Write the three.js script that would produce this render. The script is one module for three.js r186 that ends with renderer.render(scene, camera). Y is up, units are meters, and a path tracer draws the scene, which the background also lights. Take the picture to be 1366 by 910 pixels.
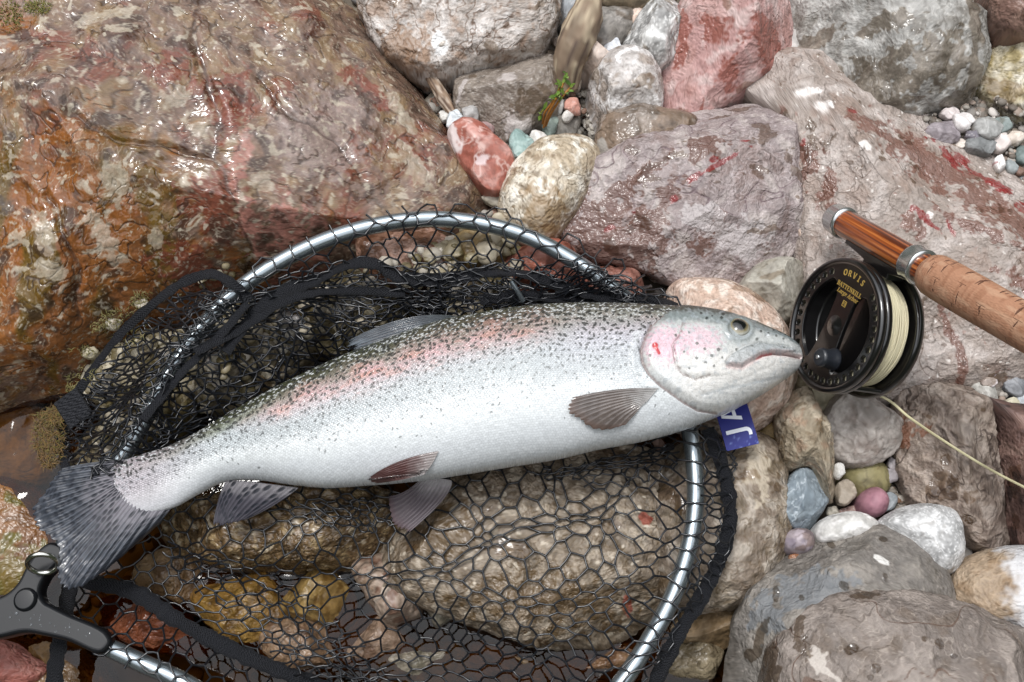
import * as THREE from 'three';
import { mergeGeometries } from 'three/addons/utils/BufferGeometryUtils.js';
import { RoundedBoxGeometry } from 'three/addons/geometries/RoundedBoxGeometry.js';
import { TextGeometry } from 'three/addons/geometries/TextGeometry.js';
import { FontLoader } from 'three/addons/loaders/FontLoader.js';

// ---------------------------------------------------------------- camera, sky, sun, exposure
const scene = new THREE.Scene();
const TILT = THREE.MathUtils.degToRad(20), FOV = 36, DIST = 0.714, AIM_Y = 0.05;
const camera = new THREE.PerspectiveCamera(FOV, 1366 / 910, 0.02, 50);
camera.position.set(0, AIM_Y + DIST * Math.cos(TILT), DIST * Math.sin(TILT));
camera.lookAt(0, AIM_Y, 0);
const renderer = new THREE.WebGLRenderer({ antialias: true });
renderer.toneMapping = THREE.LinearToneMapping;
renderer.toneMappingExposure = 1.36;
renderer.shadowMap.enabled = true;
const sunDir = new THREE.Vector3(-0.22, 1, -0.26).normalize();
const sun = new THREE.DirectionalLight(new THREE.Color(1.0, 0.975, 0.94), 1.5);
sun.name = 'sun'; sun.position.copy(sunDir).multiplyScalar(3); sun.castShadow = true; sun.shadow.radius = 24;
sun.shadow.mapSize.set(2048, 2048);
Object.assign(sun.shadow.camera, { left: -1, right: 1, top: 1, bottom: -1, near: 0.1, far: 8 });
scene.add(sun, sun.target);

// ---------------------------------------------------------------- random numbers and noise
function rng(seed) { let a = seed >>> 0; return () => { a = (a + 0x6D2B79F5) >>> 0; let t = a; t = Math.imul(t ^ (t >>> 15), t | 1); t ^= t + Math.imul(t ^ (t >>> 7), t | 61); return ((t ^ (t >>> 14)) >>> 0) / 4294967296; }; }
const PERM = new Uint8Array(512);
{ const r = rng(7), p = [...Array(256).keys()]; for (let i = 255; i > 0; i--) { const j = Math.floor(r() * (i + 1)); [p[i], p[j]] = [p[j], p[i]]; } for (let i = 0; i < 512; i++) PERM[i] = p[i & 255]; }
function grad(h, x, y, z) { switch (h & 15) { case 0: return x + y; case 1: return -x + y; case 2: return x - y; case 3: return -x - y; case 4: return x + z; case 5: return -x + z; case 6: return x - z; case 7: return -x - z; case 8: return y + z; case 9: return -y + z; case 10: return y - z; case 11: return -y - z; case 12: return x + y; case 13: return -y + z; case 14: return -x + y; default: return -y - z; } }
function n3(x, y, z) {
  const fx = Math.floor(x), fy = Math.floor(y), fz = Math.floor(z), X = fx & 255, Y = fy & 255, Z = fz & 255;
  x -= fx; y -= fy; z -= fz;
  const u = x * x * x * (x * (x * 6 - 15) + 10), v = y * y * y * (y * (y * 6 - 15) + 10), w = z * z * z * (z * (z * 6 - 15) + 10);
  const A = PERM[X] + Y, AA = PERM[A] + Z, AB = PERM[A + 1] + Z, B = PERM[X + 1] + Y, BA = PERM[B] + Z, BB = PERM[B + 1] + Z;
  const a0 = grad(PERM[AA], x, y, z), a1 = grad(PERM[BA], x - 1, y, z), b0 = grad(PERM[AB], x, y - 1, z), b1 = grad(PERM[BB], x - 1, y - 1, z);
  const c0 = grad(PERM[AA + 1], x, y, z - 1), c1 = grad(PERM[BA + 1], x - 1, y, z - 1), d0 = grad(PERM[AB + 1], x, y - 1, z - 1), d1 = grad(PERM[BB + 1], x - 1, y - 1, z - 1);
  const e = a0 + u * (a1 - a0), f = b0 + u * (b1 - b0), g = c0 + u * (c1 - c0), h = d0 + u * (d1 - d0), k = e + v * (f - e);
  return k + w * (g + v * (h - g) - k);
}
function fbm(x, y, z, o) { let s = 0, a = 0.5; for (let i = 0; i < o; i++) { s += a * n3(x, y, z); x = x * 2.03 + 17.1; y = y * 2.03 + 5.3; z = z * 2.03 + 9.7; a *= 0.5; } return s; }
function ridge(x, y, z, o) { let s = 0, a = 0.5; for (let i = 0; i < o; i++) { s += a * (1 - 2 * Math.abs(n3(x, y, z))); x = x * 2.07 + 3.1; y = y * 2.07 + 8.3; z = z * 2.07 + 1.7; a *= 0.5; } return s; }
const clamp = (x, a, b) => x < a ? a : x > b ? b : x, ss = (a, b, x) => { const t = clamp((x - a) / (b - a), 0, 1); return t * t * (3 - 2 * t); }, mix = (a, b, t) => a + (b - a) * t;
const lin = (c) => { c /= 255; return c <= 0.04045 ? c / 12.92 : ((c + 0.055) / 1.055) ** 2.4; };
const rgb = (r, g, b) => [lin(r), lin(g), lin(b)];
const hex = (h) => rgb(h >> 16, (h >> 8) & 255, h & 255);
const toS = new Uint8Array(4097); for (let i = 0; i <= 4096; i++) { const c = i / 4096; toS[i] = Math.round(255 * (c <= 0.0031308 ? c * 12.92 : 1.055 * c ** (1 / 2.4) - 0.055)); }
const enc = (c) => toS[clamp(Math.round(c * 4096), 0, 4096)];

{ // overcast sky, a little brighter overhead, soft uneven cloud; brightest round the veiled sun
  const W = 512, H = 256, d = new Float32Array(W * H * 4);
  for (let j = 0; j < H; j++) for (let i = 0; i < W; i++) {
    const el = ((j + 0.5) / H - 0.5) * Math.PI, az = ((i + 0.5) / W - 0.5) * 2 * Math.PI, y = Math.sin(el), x = Math.cos(az) * Math.cos(el), z = Math.sin(az) * Math.cos(el);
    let l = y > 0 ? (1 + 2 * y) / 3 : 0.2 + 0.133 * (1 + y);
    const c = y > -0.05 ? 1 + 0.45 * fbm(x * 2.2, y * 3 + 4, z * 2.2, 4) : 1, g = 1 + 1.1 * Math.pow(Math.max(0, x * sunDir.x + y * sunDir.y + z * sunDir.z), 10);
    l *= c * g; const k = (j * W + i) * 4; d[k] = l * 0.985; d[k + 1] = l; d[k + 2] = l * 1.045; d[k + 3] = 1;
  }
  const t = new THREE.DataTexture(d, W, H, THREE.RGBAFormat, THREE.FloatType); t.mapping = THREE.EquirectangularReflectionMapping; t.magFilter = THREE.LinearFilter; t.needsUpdate = true;
  scene.background = t; scene.environment = t; scene.backgroundIntensity = 1.15; scene.environmentIntensity = 1.15;
}

// ---------------------------------------------------------------- layout helpers
// plan(u, v, h): the spot at height h (metres) of a sketch point (u, v); the sketch is 1366 x 910 units, 0.51 mm each at the height of the fish
const FL = 455 / Math.tan(THREE.MathUtils.degToRad(FOV / 2)), cT = Math.cos(TILT), sT = Math.sin(TILT);
function plan(u, v, h) { const a = (u - 683) / FL, b = -(v - 455) / FL, dy = b * sT - cT, dz = -b * cT - sT, k = (h - camera.position.y) / dy; return new THREE.Vector3(a * k, h, camera.position.z + dz * k); }
const MM = 0.00051;
const taken = {};
function numbered(n) { if (taken[n] === undefined) { taken[n] = 0; return n; } taken[n]++; return n + '_' + String(taken[n]).padStart(3, '0'); }
function add(o, name, label, category, group, kind) { o.name = numbered(name); if (label) o.userData.label = label; if (category) o.userData.category = category; if (group) o.userData.group = group; if (kind) o.userData.kind = kind; scene.add(o); o.traverse((m) => { if (m.isMesh) { m.castShadow = m.receiveShadow = true; } }); return o; }
function part(parent, geo, mat, name, label) { const m = new THREE.Mesh(geo, mat); m.name = name; m.castShadow = m.receiveShadow = true; if (label) m.userData.label = label; parent.add(m); return m; }
const std = (o) => new THREE.MeshStandardMaterial(o), phy = (o) => new THREE.MeshPhysicalMaterial(o);
const col = (r, g, b) => new THREE.Color().setRGB(lin(r), lin(g), lin(b));
function tex(data, w, h, srgb) { const t = new THREE.DataTexture(data, w, h, THREE.RGBAFormat, THREE.UnsignedByteType); t.magFilter = THREE.LinearFilter; t.minFilter = THREE.LinearMipmapLinearFilter; t.generateMipmaps = true; if (srgb) t.colorSpace = THREE.SRGBColorSpace; t.needsUpdate = true; return t; }
function catmull(pts, n, closed) { const c = new THREE.CatmullRomCurve3(pts, closed, 'centripetal'); return c.getPoints(n); }

// height of whatever lies on the ground, 3 mm cells
const HF = { x0: -0.6, z0: -0.5, s: 0.003, w: 400, h: 340 }; HF.a = new Float32Array(HF.w * HF.h).fill(-0.05);
function splat(pos, m) { const v = new THREE.Vector3(); for (let i = 0; i < pos.count; i++) { v.fromBufferAttribute(pos, i); if (m) v.applyMatrix4(m); const a = Math.floor((v.x - HF.x0) / HF.s), b = Math.floor((v.z - HF.z0) / HF.s); if (a >= 0 && b >= 0 && a < HF.w && b < HF.h) { const k = b * HF.w + a; if (HF.a[k] < v.y) HF.a[k] = v.y; } } }
function sampleField(f, x, z) { const a = clamp((x - HF.x0) / HF.s - 0.5, 0, HF.w - 1.01), b = clamp((z - HF.z0) / HF.s - 0.5, 0, HF.h - 1.01), i = Math.floor(a), j = Math.floor(b), u = a - i, v = b - j, k = j * HF.w + i; return mix(mix(f[k], f[k + 1], u), mix(f[k + HF.w], f[k + HF.w + 1], u), v); }
const WATER_Y = -0.012;
function groundY(x, z) { return -0.045 + 0.045 * ss(-0.3, 0.22, x * 0.8 - z * 0.85) + 0.004 * fbm(x * 14, 3.3, z * 14, 3); }

// ---------------------------------------------------------------- stones
// spots: marks at known places on a stone (stains, wet patches, lichen)
function spot(u, v, h, ru, rv, deg, wob = 0.35) { const p = plan(u, v, h), a = THREE.MathUtils.degToRad(deg || 0); return { x: p.x, z: p.z, c: Math.cos(a), s: Math.sin(a), ru: ru * MM, rv: rv * MM, wob }; }
function inSpot(s, x, y, z) { const dx = x - s.x, dz = z - s.z, a = (dx * s.c + dz * s.s) / s.ru, b = (-dx * s.s + dz * s.c) / s.rv, d2 = a * a + b * b; if (d2 > 5) return -9; return 1 - Math.sqrt(d2) + s.wob * (n3(x * 120, y * 120 + 7, z * 120) + 0.6 * n3(x * 330, y * 330, z * 330)); }
function inSpots(list, x, y, z) { let m = -9; for (const s of list) { const d = inSpot(s, x, y, z); if (d > m) m = d; } return m; }
const tmpc = [0, 0, 0];
function lay(o, c, t) { o[0] += (c[0] - o[0]) * t; o[1] += (c[1] - o[1]) * t; o[2] += (c[2] - o[2]) * t; }

// a stone's surface: base tones, strata, grain, specks, veins, wet patches, marks. Writes o = [r, g, b, roughness, bump]
function stoneStyle(s) {
  const cols = s.cols.map(hex), sp = (s.specks || []).map((q) => [q[0], q[1], hex(q[2]), q[3] ?? 0.8]), vn = (s.veins || []).map((q) => [q[0], q[1], hex(q[2]), q[3] ?? 0.8]), marks = (s.marks || []).map((q) => ({ list: q.spots, c: q.c !== undefined ? hex(q.c) : null, k: q.k ?? 0.9, rough: q.rough, edge: q.edge ?? 0.25 }));
  const f = s.f || 30, sd = s.seed || 0, st = s.strata, ln = s.lines, wet = s.wet === undefined ? { f: 34, t: 0.23, k: 0.56 } : s.wet, rough = s.rough ?? 0.62, bA = s.bumpA ?? 1, gr = s.grain ?? 0.3;
  return (x, y, z, o) => {
    const qx = x + 0.004 * n3(x * 70, y * 70, z * 70 + sd), qy = y + 0.004 * n3(x * 70 + 31, y * 70, z * 70 + sd), qz = z + 0.004 * n3(x * 70, y * 70 + 17, z * 70 + sd);
    const m1 = fbm(qx * f + sd, qy * f, qz * f, 4), m2 = fbm(qx * f * 2.3 + 40 + sd, qy * f * 2.3, qz * f * 2.3, 4);
    const c0 = cols[0]; o[0] = c0[0]; o[1] = c0[1]; o[2] = c0[2];
    lay(o, cols[1], ss(-0.18, 0.22, m1));
    if (cols[2]) lay(o, cols[2], ss(0.02, 0.26, m2));
    if (cols[3]) lay(o, cols[3], ss(0.06, 0.3, -m2 + 0.4 * m1 + 0.12 * n3(qx * 160, qy * 160, qz * 160 + sd)) * (s.k3 ?? 0.65));
    let bump = 0.5 + 0.5 * m2;
    if (st) { const b = (qx * st.d[0] + qy * st.d[1] + qz * st.d[2]) * st.f + m1 * st.w, k = n3(b, b * 0.31 + 9, sd); lay(o, st.h || (st.h = hex(st.c)), ss(0.05, 0.35, k) * st.k); bump += 0.35 * k * (st.b ?? 1); }
    if (ln) { const k = (m1 * 1.3 + m2 * 0.7) * ln.f, e = Math.abs(k - Math.round(k)); lay(o, ln.h || (ln.h = hex(ln.c)), (1 - ss(ln.w * 0.4, ln.w, e)) * ln.k); }
    const mm = n3(qx * 190 + sd, qy * 190, qz * 190) + 0.7 * n3(qx * 370, qy * 370 + sd, qz * 370), ck = Math.abs(n3(qx * 48 + sd, qy * 48, qz * 48 + 13) + 0.35 * n3(qx * 150, qy * 150, qz * 150 + sd)), crk = (1 - ss(0.012, 0.05, ck)) * ss(-0.1, 0.25, m1 + 0.1 + 0.3 * m2) * (s.crack ?? 0.55), fm = 1 + (s.mottle ?? 0.2) * mm; o[0] *= fm * (1 - 0.6 * crk); o[1] *= fm * (1 - 0.63 * crk); o[2] *= fm * (1 - 0.66 * crk); bump += 0.22 * mm - 0.35 * crk;
    const g1 = n3(x * 620, y * 620, z * 620 + sd), g2 = n3(x * 1500, y * 1500, z * 1500 + sd), g = 1 + gr * (0.65 * g1 + 0.55 * g2);
    o[0] *= g; o[1] *= g; o[2] *= g; bump += 0.16 * g1 + 0.1 * g2;
    for (const q of sp) { const k = n3(qx * q[0] + 9 + sd, qy * q[0], qz * q[0] + 5); if (k > q[1]) lay(o, q[2], q[3] * ss(q[1], q[1] + 0.1, k)); }
    for (const q of vn) { const k = Math.abs(n3(qx * q[0] + sd * 1.7, qy * q[0] + 3, qz * q[0]) + 0.25 * n3(qx * q[0] * 4, qy * q[0] * 4, qz * q[0] * 4)); if (k < q[1]) { const t = q[3] * (1 - ss(q[1] * 0.3, q[1], k)); lay(o, q[2], t); bump -= 0.2 * t; } }
    let r = rough + 0.1 * g1;
    for (const q of marks) { const d = inSpots(q.list, x, y, z); if (d > 0) { const t = ss(0, q.edge, d); if (q.c) lay(o, q.c, t * q.k); if (q.rough !== undefined) r = mix(r, q.rough, t); } }
    if (wet) {
      const wx = x * wet.f * (wet.sx || 1), wz = z * wet.f * (wet.sz || 1); let k = fbm(wx * (wet.cs ?? 1) + wz * (wet.sn ?? 0) + sd * 2 + 11, y * wet.f, wz * (wet.cs ?? 1) - wx * (wet.sn ?? 0), 4) - wet.t;
      if (wet.spots) k = Math.max(k, inSpots(wet.spots, x, y, z) * 0.2);
      if (k > 0) { const t = ss(0, 0.035, k), w = wet.k ?? 0.5; o[0] *= mix(1, w * 1.1, t); o[1] *= mix(1, w * 0.98, t); o[2] *= mix(1, w * 0.86, t); r = mix(r, 0.14 + 0.1 * (g1 + 1) * 0.5, t); bump = mix(bump, bump * 0.5 + 0.3, t); }
    }
    if (s.blood) { const d = inSpots(s.blood, x, y, z); if (d > 0) { const t = ss(0, 0.4, d + 0.15 * g1); lay(o, BLOOD, t * clamp(0.68 + 0.5 * m2 + 0.25 * g1, 0.3, 0.92)); r = mix(r, 0.12, t); } }
    if (s.extra) r = s.extra(x, y, z, o, r, m1, m2, g1) ?? r;
    o[3] = r; o[4] = bump * bA;
  };
}
const BLOOD = rgb(126, 12, 18);

function outlineRadius(pts, c) { // distance from c to the smoothed outline, 256 directions
  const dense = catmull(pts.map((p) => p.clone()), 400, true), n = 256, r = new Float32Array(n);
  for (let i = 0; i < n; i++) {
    const a = i / n * 2 * Math.PI, dx = Math.cos(a), dz = Math.sin(a); let best = 0;
    for (let k = 0; k + 1 < dense.length; k++) { const p = dense[k], q = dense[k + 1], px = p.x - c.x, pz = p.z - c.z, ex = q.x - p.x, ez = q.z - p.z, det = dx * ez - dz * ex; if (Math.abs(det) < 1e-12) continue; const t = (px * ez - pz * ex) / det, s = (px * dz - pz * dx) / det; if (s >= 0 && s <= 1 && t > best) best = t; }
    r[i] = best || 0.005;
  }
  return r;
}
function outward(g) { const p = g.attributes.position.array, x = g.index.array; let v = 0; for (let i = 0; i < x.length; i += 3) { const a = x[i] * 3, b = x[i + 1] * 3, c = x[i + 2] * 3; v += p[a] * (p[b + 1] * p[c + 2] - p[b + 2] * p[c + 1]) - p[a + 1] * (p[b] * p[c + 2] - p[b + 2] * p[c]) + p[a + 2] * (p[b] * p[c + 1] - p[b + 1] * p[c]); } if (v < 0) for (let i = 0; i < x.length; i += 3) { const t = x[i]; x[i] = x[i + 2]; x[i + 2] = t; } }
function stone(o) {
  const y0 = o.y0, R = rng(o.seed || 1), sd = (o.seed || 1) * 13.7;
  let pts = o.outline; if (o.el) { const [u, v, ru, rv, deg = 0] = o.el, a = THREE.MathUtils.degToRad(deg); pts = []; for (let i = 0; i < 10; i++) { const t = i / 10 * 2 * Math.PI, k = 1 + (o.irr ?? 0.09) * (R() - 0.5) * 2, x = Math.cos(t) * ru * k, y = Math.sin(t) * rv * k; pts.push([u + x * Math.cos(a) - y * Math.sin(a), v + x * Math.sin(a) + y * Math.cos(a)]); } }
  const w = pts.map(([u, v]) => plan(u, v, y0)), c = new THREE.Vector3(); let A = 0, us = 1e9, ue = -1e9, vs = 1e9, ve = -1e9;
  for (const [u, v] of pts) { us = Math.min(us, u); ue = Math.max(ue, u); vs = Math.min(vs, v); ve = Math.max(ve, v); }
  for (let i = 0; i < w.length; i++) { const p = w[i], q = w[(i + 1) % w.length], k = p.x * q.z - q.x * p.z; A += k; c.x += (p.x + q.x) * k; c.z += (p.z + q.z) * k; }
  c.multiplyScalar(1 / (3 * A)); c.y = y0;
  const ext = Math.max(ue - us, ve - vs), rad = outlineRadius(w, c), h = o.h, b = o.b ?? Math.max(0.006, y0 - groundY(c.x, c.z) + 0.012), e = 2 / (o.p || 2.2);
  let rx = 0, rz = 0; for (const p of w) { rx = Math.max(rx, Math.abs(p.x - c.x)); rz = Math.max(rz, Math.abs(p.z - c.z)); }
  const small = o.tex === false || ext < 112, size = Math.sqrt(rx * rz), N = small ? Math.round(clamp(ext * 0.95, 24, 100)) : o.N || Math.round(clamp(ext / 2.4, 22, 300)), pk = o.peak ? [o.peak[0] * MM, o.peak[1] * MM] : [0, 0];
  const cuts = (o.cuts || []).map(([a, bb, cc, d]) => { const l = Math.hypot(a, bb, cc); return [a / l, bb / l, cc / l, d]; });
  for (let i = 0; i < (o.facets || 0); i++) { const a = R() * 2 * Math.PI, el = 0.1 + R() * 1.1; cuts.push([Math.cos(a) * Math.cos(el), Math.sin(el), Math.sin(a) * Math.cos(el), 0.62 + R() * 0.25]); }
  const lump = (o.lump ?? 0.06) * size, crag = (o.crag ?? 0.02) * size, lf = (o.lf ?? 1.1) / size, cf = (o.cf ?? 4) / size;
  const V = (N + 1) * (N + 1), pos = new Float32Array(V * 3), uv = new Float32Array(V * 2), idx = [];
  for (let j = 0; j <= N; j++) for (let i = 0; i <= N; i++) {
    const a = 2 * i / N - 1, d = 2 * j / N - 1; let s, t;
    if (a === 0 && d === 0) { s = 0; t = 0; } else if (Math.abs(a) > Math.abs(d)) { s = Math.abs(a); t = (a > 0 ? 0 : Math.PI) + Math.PI / 4 * d / a; } else { s = Math.abs(d); t = (d > 0 ? Math.PI / 2 : -Math.PI / 2) - Math.PI / 4 * a / d; }
    const f = s < 0.8 ? s / 0.8 * Math.PI / 2 : Math.PI / 2 * (1 + (s - 0.8) / 0.2), rr = Math.pow(Math.max(0, Math.sin(f)), e), yy = Math.sign(Math.cos(f)) * Math.pow(Math.abs(Math.cos(f)), e);
    const ta = ((t / (2 * Math.PI)) % 1 + 1) % 1 * 256, ti = Math.floor(ta), q = mix(rad[ti & 255], rad[(ti + 1) & 255], ta - ti) * (s >= 1 ? 0 : rr), up = Math.max(0, yy);
    let x = Math.cos(t) * q + pk[0] * up, z = Math.sin(t) * q + pk[1] * up, y = yy * (yy > 0 ? h : b);
    let nx = x / rx, ny = y / h, nz = z / rz;
    for (const k of cuts) { const over = nx * k[0] + ny * k[1] + nz * k[2] - k[3]; if (over > 0) { const g = over * 0.93; nx -= k[0] * g; ny -= k[1] * g; nz -= k[2] * g; } }
    x = nx * rx; y = ny * h; z = nz * rz;
    let gx = nx / rx, gy = ny / (yy > 0 ? h : b), gz = nz / rz; const gl = Math.hypot(gx, gy, gz) || 1; gx /= gl; gy /= gl; gz /= gl;
    const X = x + c.x, Y = y + c.y, Z = z + c.z;
    let dd = lump * 2 * fbm(X * lf + sd, Y * lf, Z * lf, 3) + crag * ridge(X * cf + sd, Y * cf, Z * cf + 3, 4);
    if (o.disp) dd += o.disp(X, Y, Z);
    const k = (j * (N + 1) + i) * 3; pos[k] = x + gx * dd; pos[k + 1] = y + gy * dd; pos[k + 2] = z + gz * dd; uv[k / 3 * 2] = i / N; uv[k / 3 * 2 + 1] = j / N;
  }
  for (let j = 0; j < N; j++) for (let i = 0; i < N; i++) { const k = j * (N + 1) + i; if ((i < N / 2) === (j < N / 2)) idx.push(k, k + N + 1, k + N + 2, k, k + N + 2, k + 1); else idx.push(k, k + N + 1, k + 1, k + 1, k + N + 1, k + N + 2); }
  const g = new THREE.BufferGeometry(); g.setAttribute('position', new THREE.BufferAttribute(pos, 3)); g.setAttribute('uv', new THREE.BufferAttribute(uv, 2)); g.setIndex(idx);
  const ev = typeof o.style === 'function' ? o.style : stoneStyle({ seed: sd, ...o.style }), out = [0, 0, 0, 0, 0];
  let mat;
  if (small) {
    const cl = new Float32Array(V * 3); let rs = 0;
    for (let i = 0; i < V; i++) { ev(pos[i * 3] + c.x, pos[i * 3 + 1] + c.y, pos[i * 3 + 2] + c.z, out); cl[i * 3] = clamp(out[0], 0, 1); cl[i * 3 + 1] = clamp(out[1], 0, 1); cl[i * 3 + 2] = clamp(out[2], 0, 1); rs += out[3]; }
    g.setAttribute('color', new THREE.BufferAttribute(cl, 3)); mat = std({ vertexColors: true, roughness: clamp(rs / V, 0.1, 1) });
  } else {
    const T = Math.min(1216, Math.round(ext * 1.3 * (o.res || 1) / 16) * 16), A8 = new Uint8Array(T * T * 4), B8 = new Uint8Array(T * T * 4);
    for (let j = 0; j < T; j++) for (let i = 0; i < T; i++) {
      const a = clamp((i + 0.5) / T * N, 0, N - 1e-4), d = clamp((j + 0.5) / T * N, 0, N - 1e-4), ia = Math.floor(a), jd = Math.floor(d), fu = a - ia, fv = d - jd, k = (jd * (N + 1) + ia) * 3, l = k + (N + 1) * 3;
      const deep = Math.max(Math.abs(2 * (i + 0.5) / T - 1), Math.abs(2 * (j + 0.5) / T - 1)) > 0.92; // the buried underside keeps the last tone
      const wa = (1 - fu) * (1 - fv), wb = fu * (1 - fv), wc = (1 - fu) * fv, wd = fu * fv;
      if (!deep || i === 0) ev(pos[k] * wa + pos[k + 3] * wb + pos[l] * wc + pos[l + 3] * wd + c.x, pos[k + 1] * wa + pos[k + 4] * wb + pos[l + 1] * wc + pos[l + 4] * wd + c.y, pos[k + 2] * wa + pos[k + 5] * wb + pos[l + 2] * wc + pos[l + 5] * wd + c.z, out);
      const m = (j * T + i) * 4; A8[m] = enc(out[0]); A8[m + 1] = enc(out[1]); A8[m + 2] = enc(out[2]); A8[m + 3] = 255;
      B8[m] = clamp(out[4] * 255, 0, 255); B8[m + 1] = clamp(out[3] * 255, 12, 255); B8[m + 2] = 0; B8[m + 3] = 255;
    }
    const tb = tex(B8, T, T, false);
    mat = std({ map: tex(A8, T, T, true), roughnessMap: tb, bumpMap: tb, roughness: 1, bumpScale: o.bump ?? 0.0024 });
  }
  outward(g); g.computeVertexNormals();
  const m = new THREE.Mesh(g, mat); m.position.copy(c); add(m, o.name || 'stone', o.label, o.cat || 'stone', o.group, o.kind);
  m.updateMatrix(); splat(g.attributes.position, m.matrix);
  return m;
}

// ================================================================ STONES
// the big wet boulder
{
  const h = 0.1, orange = [spot(60, 310, 0.09, 200, 150, 0, 0.4), spot(120, 410, 0.05, 190, 110, 0, 0.4), spot(200, 330, 0.08, 80, 70, 0, 0.6), spot(330, 330, 0.07, 90, 30, -20, 0.7), spot(30, 60, h, 30, 40, 0, 0.6), spot(70, 200, h, 30, 14, 0, 0.6)].map((s) => s),
    greyflat = [spot(400, 130, 0.13, 80, 70, 20, 0.4), spot(440, 80, 0.13, 60, 40, 20, 0.4)], red = [spot(270, 230, 0.12, 40, 50, 60, 0.7), spot(290, 100, 0.13, 26, 60, 10, 0.7), spot(480, 60, 0.12, 60, 20, 40, 0.7), spot(210, 60, 0.13, 40, 30, 120, 0.7), spot(225, 310, 0.1, 50, 26, 0, 0.7)],
    pinkv = [spot(312, 260, 0.11, 14, 60, -20, 0.5), spot(370, 280, 0.1, 50, 40, 0, 0.8), spot(300, 170, 0.13, 14, 60, 10, 0.5)], wrink = [spot(225, 125, 0.13, 70, 60, 0, 0.6), spot(360, 270, 0.1, 70, 45, 0, 0.6), spot(260, 200, 0.12, 60, 60, 0, 0.6), spot(90, 350, 0.07, 70, 50, 0, 0.6), spot(500, 130, 0.12, 60, 90, 40, 0.4)],
    lichen = [spot(145, 230, 0.11, 20, 26, 0, 0.5), spot(138, 318, 0.08, 14, 34, -25, 0.5), spot(195, 300, 0.09, 9, 13, 20, 0.5), spot(68, 320, 0.08, 12, 40, -25, 0.7), spot(85, 375, 0.06, 26, 10, 10, 0.8), spot(550, 190, 0.09, 16, 42, -38, 0.5), spot(525, 95, 0.11, 12, 40, -35, 0.7), spot(150, 85, 0.13, 9, 7, 0, 0.5), spot(340, 215, 0.11, 18, 15, 0, 0.7), spot(530, 150, 0.1, 12, 8, 20, 0.5), spot(130, 12, 0.12, 50, 10, -25, 0.8), spot(220, 95, 0.13, 20, 18, 0, 0.7), spot(250, 135, 0.13, 16, 10, 0, 0.7)];
  const C = { taupe: rgb(112, 90, 77), red: rgb(114, 62, 48), grey: rgb(138, 121, 115), orange: rgb(128, 78, 36), olive: rgb(88, 74, 32), pale: rgb(182, 172, 154), pink: rgb(156, 108, 97), dark: rgb(56, 41, 33), dun: rgb(126, 104, 80) };
  const line = (l) => l.map(([u, v, hh]) => plan(u, v, hh)), cracks = [line([[248, 20, 0.12], [262, 80, 0.125], [276, 130, 0.125], [270, 172, 0.12], [292, 232, 0.11], [312, 292, 0.095], [306, 340, 0.07]]), line([[90, 150, 0.12], [150, 175, 0.12], [215, 165, 0.125], [262, 180, 0.12]]), line([[60, 260, 0.1], [85, 310, 0.09], [100, 360, 0.075], [96, 420, 0.055]]), line([[330, 60, 0.125], [360, 110, 0.12], [430, 140, 0.115], [470, 200, 0.1]])];
  const toCrack = (x, z) => { const ax = x + 0.004 * n3(x * 70, 3, z * 70), az = z + 0.004 * n3(x * 70, 8, z * 70); let d = 1; for (const l of cracks) for (let i = 0; i + 1 < l.length; i++) { const ex = l[i + 1].x - l[i].x, ez = l[i + 1].z - l[i].z, k = clamp(((ax - l[i].x) * ex + (az - l[i].z) * ez) / (ex * ex + ez * ez), 0, 1); d = Math.min(d, Math.hypot(ax - l[i].x - ex * k, az - l[i].z - ez * k)); } return d; };
  const style = (x, y, z, o) => {
    const wx = x + 0.008 * n3(x * 45, y * 45, z * 45), wz = z + 0.008 * n3(x * 45 + 9, y * 45, z * 45), wy = y + 0.006 * n3(x * 45, y * 45 + 21, z * 45);
    const a = fbm(wx * 22, wy * 22, wz * 22, 5), b = fbm(wx * 55 + 30, wy * 55, wz * 55, 5), c = fbm(wx * 120 + 60, wy * 120, wz * 120, 4);
    o[0] = C.taupe[0]; o[1] = C.taupe[1]; o[2] = C.taupe[2];
    lay(o, C.dun, ss(-0.05, 0.2, b)); lay(o, C.red, ss(0.05, 0.28, a + 0.3 * c) * 0.8);
    const g = inSpots(greyflat, x, y, z); if (g > 0) lay(o, C.grey, ss(0, 0.5, g + 0.4 * b) * 0.85);
    const or = inSpots(orange, x, y, z); if (or > -0.2) { lay(o, C.orange, ss(-0.2, 0.5, or + b) * 0.9); lay(o, C.olive, ss(0.02, 0.25, n3(wx * 60 + wz * 10, wy * 14, wz * 10) * 0.7 + 0.2 * c) * ss(-0.2, 0.4, or) * 0.8); }
    const r = inSpots(red, x, y, z); if (r > 0) lay(o, C.red, ss(0, 0.4, r + 0.3 * c) * 0.85);
    const pv = inSpots(pinkv, x, y, z); if (pv > 0) lay(o, C.pink, ss(0, 0.4, pv + 0.3 * c) * 0.85);
    lay(o, C.dark, ss(0.08, 0.26, -b + 0.5 * c) * 0.75);
    const k = b * 5 + a * 4, e = Math.abs(k - Math.round(k)); lay(o, C.pale, (1 - ss(0.03, 0.1, e)) * 0.45 * ss(-0.1, 0.15, c + 0.1));
    const fl = n3(wx * 160 + wz * 40, wy * 160, wz * 160 - wx * 40), f2 = n3(wx * 330, wy * 330, wz * 330), fm = 1 + 0.2 * fl + 0.24 * f2; o[0] *= fm; o[1] *= fm; o[2] *= fm;
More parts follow.
